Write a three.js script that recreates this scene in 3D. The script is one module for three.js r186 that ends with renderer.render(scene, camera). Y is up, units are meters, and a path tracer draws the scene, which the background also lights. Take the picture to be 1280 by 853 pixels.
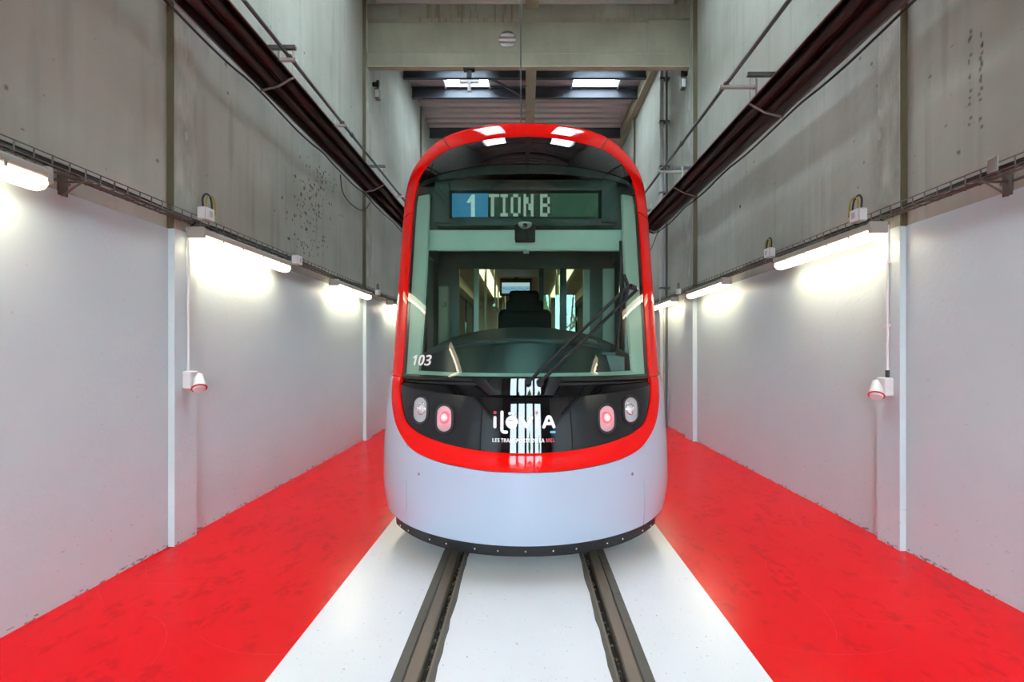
import * as THREE from 'three';
import { mergeGeometries } from 'three/addons/utils/BufferGeometryUtils.js';
import { FontLoader } from 'three/addons/loaders/FontLoader.js';
import { RoundedBoxGeometry } from 'three/addons/geometries/RoundedBoxGeometry.js';
import { RectAreaLightUniformsLib } from 'three/addons/lights/RectAreaLightUniformsLib.js';

// ------------------------------------------------------------------ camera, sky, exposure
const scene = new THREE.Scene();
const camera = new THREE.PerspectiveCamera(2 * Math.atan(426.5 / 600) * 180 / Math.PI, 1280 / 853, 0.05, 200);
camera.position.set(0, 1.58, 0);
camera.lookAt(0, 1.58, -10);
camera.setViewOffset(1280, 853, -17, -13.5, 1280, 853);      // shifted lens: verticals stay vertical
scene.background = new THREE.Color().setRGB(0.755, 0.885, 1.01); // even overcast sky
scene.backgroundIntensity = 38.0;
const renderer = new THREE.WebGLRenderer({ antialias: true });
renderer.toneMapping = THREE.LinearToneMapping;
renderer.toneMappingExposure = 0.8;
renderer.shadowMap.enabled = true;
RectAreaLightUniformsLib.init();
const LAMP = 24;                                              // wall batten radiance

// ------------------------------------------------------------------ helpers
let seed = 12345;
const rnd = () => { seed = (seed * 1664525 + 1013904223) >>> 0; return seed / 4294967296; };
const V = (x, y, z) => new THREE.Vector3(x, y, z);
const lin = (r, g, b) => new THREE.Color().setRGB(r, g, b);
const used = {};
function numbered(n) { const k = used[n] = (used[n] ?? -1) + 1; return k ? n + '_' + String(k).padStart(3, '0') : n; }
function finish(o) { o.traverse(m => { if (m.isMesh) { m.castShadow = true; m.receiveShadow = true; } }); return o; }
function part(name, geometries, material, parent) {
  const gs = [].concat(geometries);
  const g = gs.length > 1 ? mergeGeometries(gs.map(clean)) : gs[0];
  const m = new THREE.Mesh(g, material); m.name = name; m.castShadow = m.receiveShadow = true; parent.add(m); return m;
}
function clean(g) {
  let q = g.index ? g.toNonIndexed() : g;
  for (const k of Object.keys(q.attributes)) if (!['position', 'normal', 'uv'].includes(k)) q.deleteAttribute(k);
  if (!q.attributes.normal) q.computeVertexNormals();
  if (!q.attributes.uv) q.setAttribute('uv', new THREE.BufferAttribute(new Float32Array(q.attributes.position.count * 2), 2));
  return q;
}
function thing(name, label, category, group) {
  const o = new THREE.Group(); o.name = numbered(name); o.userData = { label, category };
  if (group) o.userData.group = group;
  scene.add(o); return o;
}
function tag(o, label, category, group) { o.userData.label = label; o.userData.category = category; if (group) o.userData.group = group; return o; }
function structure(name, label) { const o = new THREE.Group(); o.name = name; o.userData = { kind: 'structure', label }; scene.add(o); return o; }
function box(x0, x1, y0, y1, z0, z1) { const g = new THREE.BoxGeometry(Math.abs(x1 - x0), Math.abs(y1 - y0), Math.abs(z1 - z0)); g.translate((x0 + x1) / 2, (y0 + y1) / 2, (z0 + z1) / 2); return metres(g); }
function rbox(x0, x1, y0, y1, z0, z1, r = 0.01) { const g = new RoundedBoxGeometry(Math.abs(x1 - x0), Math.abs(y1 - y0), Math.abs(z1 - z0), 2, r); g.translate((x0 + x1) / 2, (y0 + y1) / 2, (z0 + z1) / 2); return g; }
function metres(g) {                                           // uv in metres along the face
  const q = g.index ? g.toNonIndexed() : g, p = q.attributes.position, n = q.attributes.normal, uv = new Float32Array(p.count * 2);
  for (let i = 0; i < p.count; i++) {
    const ax = Math.abs(n.getX(i)), ay = Math.abs(n.getY(i)), az = Math.abs(n.getZ(i));
    const [u, v] = ax >= ay && ax >= az ? [-p.getZ(i), p.getY(i)] : ay >= az ? [p.getX(i), -p.getZ(i)] : [p.getX(i), p.getY(i)];
    uv[i * 2] = u; uv[i * 2 + 1] = v;
  }
  q.setAttribute('uv', new THREE.BufferAttribute(uv, 2)); return q;
}
function rod(a, b, r, seg = 8) {
  const d = b.clone().sub(a), g = new THREE.CylinderGeometry(r, r, d.length(), seg);
  g.applyQuaternion(new THREE.Quaternion().setFromUnitVectors(V(0, 1, 0), d.clone().normalize()));
  g.translate((a.x + b.x) / 2, (a.y + b.y) / 2, (a.z + b.z) / 2); return g;
}
function tube(pts, r, n = 24, seg = 6) { return new THREE.TubeGeometry(new THREE.CatmullRomCurve3(pts), n, r, seg); }
function prism(pts, z0, z1, bevel = 0) {                       // polygon in x,y swept along z
  const s = new THREE.Shape(pts.map(p => new THREE.Vector2(p[0], p[1])));
  const g = new THREE.ExtrudeGeometry(s, { depth: Math.abs(z1 - z0) - 2 * bevel, bevelEnabled: bevel > 0, bevelSize: bevel, bevelThickness: bevel, bevelSegments: 2, steps: 1 });
  g.translate(0, 0, Math.min(z0, z1) + bevel); return metres(g);
}

// ------------------------------------------------------------------ noise textures
function hash(x, y, s) { let h = (x * 374761393 + y * 668265263 + s * 1442695041) | 0; h = Math.imul(h ^ (h >>> 13), 1274126177); return ((h ^ (h >>> 16)) >>> 0) / 4294967296; }
function vnoise(x, y, px, py, s) {
  const xi = Math.floor(x), yi = Math.floor(y), fx = x - xi, fy = y - yi, sx = fx * fx * (3 - 2 * fx), sy = fy * fy * (3 - 2 * fy);
  const m = (a, b) => ((a % b) + b) % b, x0 = m(xi, px), x1 = m(xi + 1, px), y0 = m(yi, py), y1 = m(yi + 1, py);
  const a = hash(x0, y0, s), b = hash(x1, y0, s), c = hash(x0, y1, s), d = hash(x1, y1, s);
  return (a + (b - a) * sx) + ((c + (d - c) * sx) - (a + (b - a) * sx)) * sy;
}
function fbm(u, v, fx, fy, oct, s) { let t = 0, a = 0.5, n = 0; for (let o = 0; o < oct; o++) { t += a * vnoise(u * fx, v * fy, fx, fy, s + o * 17); n += a; a *= 0.55; fx *= 2; fy *= 2; } return t / n; }
function tex(W, H, fn, srgb, rx = 1, ry = 1) {
  const d = new Uint8Array(W * H * 4);
  for (let y = 0; y < H; y++) for (let x = 0; x < W; x++) {
    const c = fn(x / W, y / H), k = (y * W + x) * 4;
    for (let i = 0; i < 3; i++) d[k + i] = Math.max(0, Math.min(255, c[i] * 255));
    d[k + 3] = 255;
  }
  const t = new THREE.DataTexture(d, W, H); t.wrapS = t.wrapT = THREE.RepeatWrapping; t.magFilter = THREE.LinearFilter; t.minFilter = THREE.LinearMipmapLinearFilter; t.generateMipmaps = true;
  if (srgb) t.colorSpace = THREE.SRGBColorSpace;
  t.repeat.set(rx, ry); t.needsUpdate = true; return t;
}
function ftex(W, H, fn, rx, ry) {                                // height map in floats, so that slopes stay smooth
  const d = new Float32Array(W * H * 4);
  for (let y = 0; y < H; y++) for (let x = 0; x < W; x++) { const k = (y * W + x) * 4; d[k] = d[k + 1] = d[k + 2] = fn(x / W, y / H); d[k + 3] = 1; }
  const t = new THREE.DataTexture(d, W, H, THREE.RGBAFormat, THREE.FloatType); t.wrapS = t.wrapT = THREE.RepeatWrapping; t.magFilter = t.minFilter = THREE.LinearFilter; t.repeat.set(rx, ry); t.needsUpdate = true; return t;
}
const grey = v => [v, v, v], mixc = (a, b, t) => a.map((x, i) => x + (b[i] - x) * t), sstep = (a, b, x) => { const t = Math.max(0, Math.min(1, (x - a) / (b - a))); return t * t * (3 - 2 * t); };

// concrete: general, tile of 3 m
const concreteMap = tex(512, 512, (u, v) => {
  const a = fbm(u, v, 4, 4, 6, 3), b = fbm(u, v, 24, 5, 4, 9), pit = fbm(u, v, 90, 90, 2, 21);
  let c = mixc([0.55, 0.54, 0.49], [0.73, 0.72, 0.67], a * 0.75 + b * 0.3);
  if (pit > 0.9) c = mixc(c, [0.42, 0.4, 0.37], 0.5);
  return c;
}, true, 1 / 3, 1 / 3);
const concreteBump = ftex(512, 512, (u, v) => 0.6 * fbm(u, v, 30, 30, 4, 5) + 0.4 * fbm(u, v, 6, 6, 3, 7), 1 / 3, 1 / 3);
// upper walls: own picture of stains, streaks, dark mould specks; 20 m by 6.2 m
function wallTexture(s, marks, streakAt) {
  const W = 2048, H = 640, t = tex(W, H, (u, v) => {
    const a = fbm(u, v, 10, 3, 6, s), b = fbm(u, v, 160, 3, 4, s + 40), c2 = fbm(u, v, 30, 12, 5, s + 80), big = fbm(u, v, 7, 3, 3, s + 120);
    let c = mixc([0.585, 0.577, 0.545], [0.745, 0.742, 0.712], Math.min(1, Math.max(0, 0.5 + (a - 0.5) * 1.3 + (b - 0.5) * 0.35 + (c2 - 0.5) * 0.5)));
    c = mixc(c, [0.57, 0.535, 0.495], sstep(0.5, 0.8, big) * 0.5);
    if (fbm(u, v, 700, 220, 2, s + 5) > 0.93) c = mixc(c, [0.4, 0.39, 0.36], 0.5);
    return c;
  }, true, 1 / 20, 1 / 6.2);
  const d = t.image.data, dot = (z, y, r, dark, ry = r) => {
    const cx = (z + 4) / 20 * W, cy = (y - 2.5) / 6.2 * H, rx = r / 20 * W, rr = ry / 6.2 * H;
    for (let j = Math.floor(cy - rr - 1); j <= cy + rr + 1; j++) for (let i = Math.floor(cx - rx - 1); i <= cx + rx + 1; i++) {
      if (i < 0 || j < 0 || i >= W || j >= H) continue;
      const e = Math.hypot((i - cx) / (rx + 0.4), (j - cy) / (rr + 0.4)); if (e > 1) continue;
      const k = (j * W + i) * 4; for (let q = 0; q < 3; q++) d[k + q] *= 1 - dark * (1 - e * 0.5);
    }
  };
  for (const m of marks) dot(...m);
  for (const z of streakAt) for (let k = 0; k < 60; k++) dot(z + (rnd() - 0.5) * 3, 2.6 + rnd() * 5.5, 0.008 + rnd() * 0.04, 0.015 + rnd() * 0.03, 0.2 + rnd() * 0.6);
  t.offset.set(4 / 20, -2.5 / 6.2); t.needsUpdate = true; return t;
}
const marksL = [], marksR = [];
for (let k = 0; k < 260; k++) { const g = (rnd() + rnd() + rnd() - 1.5) * 0.75, h = rnd(); marksL.push([6.55 + g * 0.9 + (h - 0.5) * 0.5, 2.85 + h * 1.35 + (rnd() - 0.5) * 0.2, 0.004 + rnd() * rnd() * 0.022, 0.35 + rnd() * 0.3]); }
for (let k = 0; k < 40; k++) marksL.push([1 + rnd() * 9, 2.7 + rnd() * 3, 0.004 + rnd() * 0.012, 0.4]);
for (let k = 0; k < 26; k++) marksR.push([3.17 + (rnd() < 0.5 ? 0 : 0.08) + rnd() * 0.015, 3.05 + rnd() * 0.75, 0.003 + rnd() * 0.002, 0.5, 0.006 + rnd() * 0.012]);
for (let k = 0; k < 14; k++) marksR.push([2.82 + rnd() * 0.05, 3.45 + rnd() * 0.2, 0.004 + rnd() * 0.01, 0.7]);
marksR.push([6.75, 3.62, 0.022, 0.85]);
for (let k = 0; k < 50; k++) marksR.push([1 + rnd() * 9, 2.7 + rnd() * 3, 0.004 + rnd() * 0.01, 0.4]);
const wallMapL = wallTexture(300, marksL, [3.8, 4.3, 8.6, 5.4]), wallMapR = wallTexture(700, marksR, [3.7, 4.1, 8.4, 6]);
const beamMap = tex(1024, 256, (u, v) => {
  const a = fbm(u, v, 8, 3, 5, 401), run = fbm(u, v, 120, 2, 3, 411), fine = fbm(u, v, 40, 10, 4, 421);
  let c = mixc([0.46, 0.45, 0.40], [0.58, 0.57, 0.51], a * 0.7 + fine * 0.4);
  const rust = sstep(0.52, 0.72, run) * (u > 0.66 && u < 0.96 ? 1 : 0.3);
  return mixc(c, [0.40, 0.33, 0.21], rust * 0.55);
}, true, 1 / 6, 1 / 1.2);
const pilasterMap = tex(512, 1024, (u, v) => {               // weathered cast concrete with pale tie-hole plugs
  const a = fbm(u, v, 5, 14, 6, 501), b = fbm(u, v, 30, 8, 4, 511);
  let c = mixc([0.575, 0.567, 0.535], [0.735, 0.732, 0.70], Math.min(1, Math.max(0, 0.5 + (a - 0.5) * 1.3 + (b - 0.5) * 0.5)));
  for (const y of [0.13, 0.36, 0.58, 0.83]) { const e = Math.hypot(((u * 1) % 0.5 - 0.25) * 1.0, (v - y) * 3); if (e < 0.035) c = mixc(c, [0.72, 0.71, 0.68], 0.6); }
  return c;
}, true, 1 / 0.52, 1 / 3);
const std = o => new THREE.MeshStandardMaterial(o), phy = o => new THREE.MeshPhysicalMaterial(o);
const M = {
  wallL: std({ map: wallMapL, bumpMap: concreteBump, bumpScale: 0.006, roughness: 0.92, color: lin(0.98, 0.99, 0.92) }),
  wallR: std({ map: wallMapR, bumpMap: concreteBump, bumpScale: 0.006, roughness: 0.92, color: lin(0.98, 0.99, 0.92) }),
  concrete: std({ map: concreteMap, bumpMap: concreteBump, bumpScale: 0.008, roughness: 0.92, color: lin(0.66, 0.64, 0.56) }),
  pilaster: std({ map: pilasterMap, bumpMap: concreteBump, bumpScale: 0.008, roughness: 0.92, color: lin(0.98, 0.99, 0.92) }),
  beamStained: std({ map: beamMap, bumpMap: concreteBump, bumpScale: 0.006, roughness: 0.93 }),
  joint: std({ map: concreteMap, bumpMap: concreteBump, bumpScale: 0.006, roughness: 0.95, color: lin(0.32, 0.28, 0.19) }),
};
// painted dado: pale lilac grey, roller texture, chipped specks along the skirting
const paintBump = ftex(512, 512, (u, v) => 0.5 * fbm(u, v, 60, 60, 3, 31) + 0.5 * fbm(u, v, 8, 8, 3, 33), 1 / 1.5, 1 / 1.5);
const paintMap = tex(2048, 512, (u, v) => {
  const y = v * 2.6; let c = mixc([0.78, 0.85, 0.868], [0.81, 0.875, 0.892], fbm(u, v, 40, 8, 5, 51));
  const chip = fbm(u, v, 420, 120, 3, 61);
  if (y < 0.022 && chip > 0.7 - (0.03 - y) * 3) c = mixc(c, [0.36, 0.33, 0.31], 0.7);
  if (y < 0.5 && chip > 0.86) c = mixc(c, [0.6, 0.57, 0.58], 0.8);
  if (chip > 0.885) c = mixc(c, [0.7, 0.69, 0.7], 0.7);
  return c;
}, true, 1 / 16, 1 / 2.6);
M.paint = std({ map: paintMap, bumpMap: paintBump, bumpScale: 0.0025, roughness: 0.42 });
// floors
const redMap = tex(1024, 1024, (u, v) => {
  const a = fbm(u, v, 5, 5, 5, 71), b = fbm(u, v, 26, 14, 4, 77), w = fbm(u, v, 90, 60, 3, 79);
  let c = mixc([0.88, 0.0, 0.05], [0.915, 0.02, 0.06], a);
  c = mixc(c, [0.74, 0.0, 0.04], 0.45 * sstep(0.5, 0.68, b) * sstep(0.42, 0.6, w));
  return c;
}, true, 1 / 3, 1 / 3);
{ // fine scratches, each a thin pale line
  const d = redMap.image.data;
  for (let k = 0; k < 16; k++) {
    let x = rnd() * 1024, y = rnd() * 1024, a = rnd() * 6.28; const n = 120 + rnd() * 260, bend = (rnd() - 0.5) * 0.012;
    for (let i = 0; i < n; i++) { x += Math.cos(a); y += Math.sin(a); a += bend; const q = ((((y | 0) & 1023) * 1024) + ((x | 0) & 1023)) * 4; for (const [o, e] of [[0, 14], [1, 70], [2, 60]]) d[q + o] = Math.min(255, d[q + o] + e * (0.4 + rnd() * 0.6)); }
  }
  redMap.needsUpdate = true;
}
const floorBump = ftex(512, 512, (u, v) => 0.8 * fbm(u, v, 7, 7, 2, 87) + 0.2 * fbm(u, v, 70, 70, 2, 88), 1 / 2.5, 1 / 2.5);
const whiteMap = tex(1024, 1024, (u, v) => {
  let c = mixc([0.915, 0.922, 0.93], [0.95, 0.955, 0.96], fbm(u, v, 6, 6, 5, 91));
  const s = fbm(u, v, 240, 240, 2, 95); if (s > 0.9) c = mixc(c, [0.45, 0.44, 0.42], 0.7);
  
  return c;
}, true, 1 / 2.5, 1 / 2.5);
Object.assign(M, {
  redFloor: phy({ map: redMap, roughness: 0.2, bumpMap: floorBump, bumpScale: 0.0012, specularIntensity: 0.3 }),
  whiteFloor: std({ map: whiteMap, roughness: 0.24, bumpMap: floorBump, bumpScale: 0.0012 }),
  asphalt: std({ map: concreteMap, bumpMap: concreteBump, bumpScale: 0.012, color: lin(0.3, 0.28, 0.27), roughness: 0.9 }),
  railSteel: std({ map: concreteMap, color: lin(0.55, 0.46, 0.40), metalness: 0.35, roughness: 0.4, bumpMap: concreteBump, bumpScale: 0.002 }),
  railSide: std({ map: concreteMap, color: lin(0.55, 0.46, 0.40), metalness: 0.3, roughness: 0.7 }),
  grit: std({ map: concreteMap, color: lin(0.07, 0.06, 0.05), roughness: 1, bumpMap: concreteBump, bumpScale: 0.03 }),
  deck: std({ color: lin(0.66, 0.59, 0.57), roughness: 0.32, metalness: 0.35 }),
  purlin: std({ color: lin(0.075, 0.085, 0.10), roughness: 0.55 }),
  girder: std({ map: concreteMap, bumpMap: concreteBump, bumpScale: 0.004, color: lin(0.95, 0.82, 0.68), roughness: 0.9 }),
  curb: std({ color: lin(0.7, 0.7, 0.72), roughness: 0.6 }),
  pane: phy({ color: lin(0.96, 0.98, 0.98), transmission: 1, roughness: 0, thickness: 0, ior: 1.45 }),
  steel: std({ color: lin(0.42, 0.42, 0.40), metalness: 0.8, roughness: 0.4 }),
  zincDark: std({ color: lin(0.17, 0.155, 0.13), metalness: 0.6, roughness: 0.5 }),
  pipe: std({ color: lin(0.10, 0.105, 0.10), metalness: 0.4, roughness: 0.45 }),
  hood: std({ color: lin(0.034, 0.017, 0.014), metalness: 0.35, roughness: 0.5 }),
  hoodRed: std({ color: lin(0.10, 0.022, 0.014), metalness: 0.3, roughness: 0.5 }),
  hoodPale: std({ color: lin(0.22, 0.21, 0.20), metalness: 0.7, roughness: 0.45 }),
  hoodTube: std({ color: lin(0.05, 0.035, 0.03), metalness: 0.6, roughness: 0.4 }),
  rubber: std({ color: lin(0.012, 0.012, 0.013), roughness: 0.6 }),
  cable: std({ color: lin(0.02, 0.02, 0.019), roughness: 0.55 }),
  yellowCable: std({ color: lin(0.35, 0.27, 0.03), roughness: 0.5 }),
  whitePlastic: std({ color: lin(0.72, 0.73, 0.73), roughness: 0.4 }),
  greyPlastic: std({ color: lin(0.48, 0.49, 0.47), roughness: 0.5 }),
  lampBody: std({ color: lin(0.36, 0.34, 0.29), roughness: 0.55 }),
  lampGlow: std({ color: lin(0.9, 0.88, 0.8), emissive: lin(1, 0.86, 0.62), emissiveIntensity: 7, roughness: 0.4 }),
  redPlastic: std({ color: lin(0.6, 0.02, 0.02), roughness: 0.4 }),
});

// ------------------------------------------------------------------ the hall
const XL = -2.9, XR = 3.02, ROOF = 8.33, BACK = 5.6, END = -22;
// floor: red aisles, white track strip, slots for the two grooved rails
const floor = structure('floor', 'glossy painted floor, red on both sides of a white track strip');
const SW = [-1.246, 1.185];                                    // white strip edges
const SLOT = [[-0.648, -0.449], [0.425, 0.622]];
part('red_floor', box(XL - 0.3, SW[0], -0.3, 0, BACK + 0.3, END), M.redFloor, floor);
part('red_floor', box(SW[1], XR + 0.3, -0.3, 0, BACK + 0.3, END), M.redFloor, floor);
part('white_strip', box(SW[0], SLOT[0][0], -0.3, 0.0008, BACK + 0.3, END), M.whiteFloor, floor);
part('white_strip', box(SLOT[0][1], SLOT[1][0], -0.3, 0.0008, BACK + 0.3, END), M.whiteFloor, floor);
part('white_strip', box(SLOT[1][1], SW[1], -0.3, 0.0008, BACK + 0.3, END), M.whiteFloor, floor);
part('slot_bed', box(-0.7, 0.7, -0.4, -0.16, BACK + 0.3, END), M.grit, floor);
// rails
for (const s of [-1, 1]) {
  const t = thing('tram_rail', 'worn grooved steel tram rail set into the white floor strip', 'rail', 'grooved rails under the tram');
  const o = s < 0 ? SLOT[0] : SLOT[1], X = d => s < 0 ? o[0] + d : o[1] - d;   // d from the outer slot edge
  const W = o[1] - o[0];
  const pr = pts => prism((s < 0 ? pts : pts.slice().reverse()).map(([d, y]) => [X(d), y]), BACK, END + 0.2);
  part('filler_strip', pr([[0, -0.16], [0.055, -0.16], [0.055, -0.004], [0.05, 0.002], [0.004, 0.003], [0, 0]]), M.asphalt, t);
  part('rail_head', pr([[0.056, -0.16], [0.132, -0.16], [0.132, -0.02], [0.129, -0.006], [0.122, 0.001], [0.068, 0.003], [0.06, -0.001], [0.056, -0.008]]), M.railSteel, t);
  part('groove_bed', pr([[0.132, -0.16], [0.166, -0.16], [0.166, -0.042], [0.15, -0.048], [0.132, -0.042]]), M.grit, t);
  part('guard_lip', pr([[0.166, -0.16], [0.182, -0.16], [0.182, 0], [0.17, 0], [0.166, -0.006]]), M.railSide, t);
  // ragged mortar edge
  const n = 260, pos = [], e = (z, k) => hash(k, 3, s + 7) * 0.012;
  const sh = new THREE.Shape(); sh.moveTo(0.182, 0);
  const L = BACK - END - 0.2;
  sh.lineTo(0.182, L); for (let k = n; k >= 0; k--) sh.lineTo(W + 0.004 + e(0, k), L * k / n);
  const g = new THREE.ExtrudeGeometry(sh, { depth: 0.14, bevelEnabled: false });
  const p = g.attributes.position; for (let i = 0; i < p.count; i++) { const d = p.getX(i), l = p.getY(i), h = p.getZ(i); p.setXYZ(i, X(d), h - 0.136, END + 0.2 + l); }
  g.computeVertexNormals(); part('mortar_edge', metres(g), M.asphalt, t);
  const stones = []; for (let k = 0; k < 90; k++) { const q = new THREE.DodecahedronGeometry(0.003 + rnd() * 0.006); q.scale(1, 0.6, 1.3); q.translate(X(0.138 + rnd() * 0.022), -0.04, -1.2 - rnd() * 3.6); stones.push(q); }
  const st = part('gravel', stones, M.concrete, t); st.userData.kind = 'stuff';
}

// side walls: concrete above, painted dado below, pilasters
const DADO = 2.58, WALLTOP = 8.75;
function sideWall(name, label, X, s, mat, pil) {
  const w = structure(name, label);
  part('concrete_wall', box(X, X + s * 0.35, 0, WALLTOP, BACK + 0.3, END), mat, w);
  part('painted_band', box(X - s * 0.004, X + s * 0.01, 0, DADO, BACK, END), M.paint, w);
  for (const [d0, d1, out] of pil) {
    part('pilaster', box(X - s * out, X + s * 0.01, DADO, ROOF, -d0 - 0.002, -d1), M.pilaster, w);
    part('joint_strip', box(X - s * (out - 0.003), X + s * 0.01, DADO, ROOF, -d0 + 0.012, -d0 - 0.002), M.joint, w);
    part('painted_pilaster', box(X - s * (out + 0.003), X, 0, DADO, -d0 + 0.001, -d1 - 0.001), M.paint, w);
  }
  return w;
}
sideWall('wall_left', 'raw concrete side wall with pale lilac painted lower half', XL, -1, M.wallL, [[-1.0, -0.74, 0.053], [3.89, 4.15, 0.053], [8.55, 8.85, 0.06], [13.2, 13.46, 0.055], [17.8, 18.06, 0.055]]);
sideWall('wall_right', 'raw concrete side wall with pale lilac painted lower half and conduit pipes', XR, 1, M.wallR, [[-1.0, -0.74, 0.05], [3.807, 4.05, 0.05], [8.45, 8.85, 0.075], [13.2, 13.46, 0.055], [17.8, 18.06, 0.055]]);
const wallEnd = structure('wall_end', 'concrete end wall far behind the tram');
part('concrete_wall', box(XL - 0.35, XR + 0.35, 0, WALLTOP, END, END - 0.3), M.concrete, wallEnd);
part('painted_band', box(XL, XR, 0, DADO, END, END + 0.006), M.paint, wallEnd);

// gate wall behind the photographer: four tall glazed leaves, mirrored in the tram front
const GW = [-1.95, 1.95], GH = 4.5;
const wallGate = structure('wall_gate', 'concrete wall round the glazed gate opposite the tram');
part('concrete_wall', box(XL - 0.35, GW[0], 0, WALLTOP, BACK, BACK + 0.3), M.concrete, wallGate);
part('concrete_wall', box(GW[1], XR + 0.35, 0, WALLTOP, BACK, BACK + 0.3), M.concrete, wallGate);
part('concrete_wall', box(GW[0], GW[1], GH, WALLTOP, BACK, BACK + 0.3), M.concrete, wallGate);
const gate = structure('door_1', 'four-leaf folding gate with tall glass panes facing the tram');
{
  const lw = (GW[1] - GW[0]) / 4, fr = 0.12, z0 = BACK + 0.1, z1 = BACK + 0.16;
  for (let k = 0; k < 4; k++) {
    const x0 = GW[0] + k * lw, x1 = x0 + lw, rows = [0, 0.55, 1.15, GH];
    const g = [box(x0, x0 + fr, 0.02, GH, z0, z1), box(x1 - fr, x1, 0.02, GH, z0, z1), ...rows.map((y, i) => box(x0 + fr, x1 - fr, Math.max(0.02, y - (i === 3 ? fr : 0.04)), i === 3 ? GH : y + 0.05, z0, z1))];
    const leaf = part('gate_leaf', g, M.purlin, gate);
    for (let i = 0; i < 3; i++) part('pane', box(x0 + fr, x1 - fr, rows[i] + 0.05, rows[i + 1] - (i === 2 ? fr : 0.04), (z0 + z1) / 2, (z0 + z1) / 2 + 0.0001), M.pane, leaf);
  }
}
// outside: yard and trees, seen only as reflections
{
  const yard = structure('ground', 'asphalt yard outside the gate');
  part('yard', box(-60, 60, -0.5, -0.3, -60, 70), M.asphalt, yard);
  part('apron_slab', box(-12, 12, -0.3, -0.01, BACK + 0.3, 40), M.concrete, yard);
  const leafM = std({ color: lin(0.06, 0.13, 0.03), roughness: 0.9 }), barkM = std({ color: lin(0.08, 0.05, 0.03), roughness: 0.9 });
  [[-6.5, 24, 6.2], [-2.6, 27, 5.0], [1.4, 26, 6.6], [4.4, 23, 5.4], [8.5, 25, 6]].forEach(([x, z, h], i) => {
    const t = thing('conifer_tree', 'dark green conifer standing in the yard outside the gate', 'tree', 'conifers outside the gate');
    part('trunk', rod(V(x, -0.3, z), V(x, h * 0.4, z), 0.14, 10), barkM, t);
    const gs = []; for (let k = 0; k < 7; k++) { const g = new THREE.ConeGeometry(h * 0.24 * (1 - k / 8.2), h * 0.28, 11, 2); const p = g.attributes.position; for (let q = 0; q < p.count; q++) { const f = 0.8 + hash(q, k, i) * 0.4; p.setX(q, p.getX(q) * f); p.setZ(q, p.getZ(q) * f); } g.computeVertexNormals(); g.translate(x, h * (0.28 + k * 0.105), z); gs.push(g); }
    part('foliage', gs, leafM, t);
  });
}

// roof: trapezoid sheet, dark purlins, concrete girder, skylights
const ceiling = structure('ceiling', 'corrugated metal roof on dark purlins');
function deck(x0, x1, d0, d1) {
  const pitch = 0.3, prof = []; let d = d0;
  const k0 = Math.floor(d0 / pitch) - 1, k1 = Math.ceil(d1 / pitch) + 1;
  const h = x => { const f = ((x / pitch) % 1 + 1) % 1; return f < 0.45 ? 0 : f < 0.55 ? (f - 0.45) / 0.1 : f < 0.9 ? 1 : 1 - (f - 0.9) / 0.1; };
  const at = [d0]; for (let k = k0; k <= k1; k++) for (const f of [0, 0.45, 0.55, 0.9]) { const q = (k + f) * pitch; if (q > d0 + 1e-4 && q < d1 - 1e-4) at.push(q); } at.push(d1);
  const top = at.map(q => [-q, ROOF + 0.075 * h(q)]), s = new THREE.Shape([...top.map(p => new THREE.Vector2(p[0], p[1])), new THREE.Vector2(-d1, ROOF + 0.12), new THREE.Vector2(-d0, ROOF + 0.12)]);
  const g = new THREE.ExtrudeGeometry(s, { depth: x1 - x0, bevelEnabled: false });
  g.rotateY(-Math.PI / 2); const p = g.attributes.position; // (z,y,depth)->
  g.computeBoundingBox(); // after the turn x runs along -depth and z along the old x
  g.translate(x1, 0, 0); g.computeVertexNormals(); return g;
}
const SKY = [[4.0, 7.2], [10.85, 12.75], [15.4, 17.3]], SX = [[-2.02, -0.93], [1.19, 2.33]];
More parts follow.
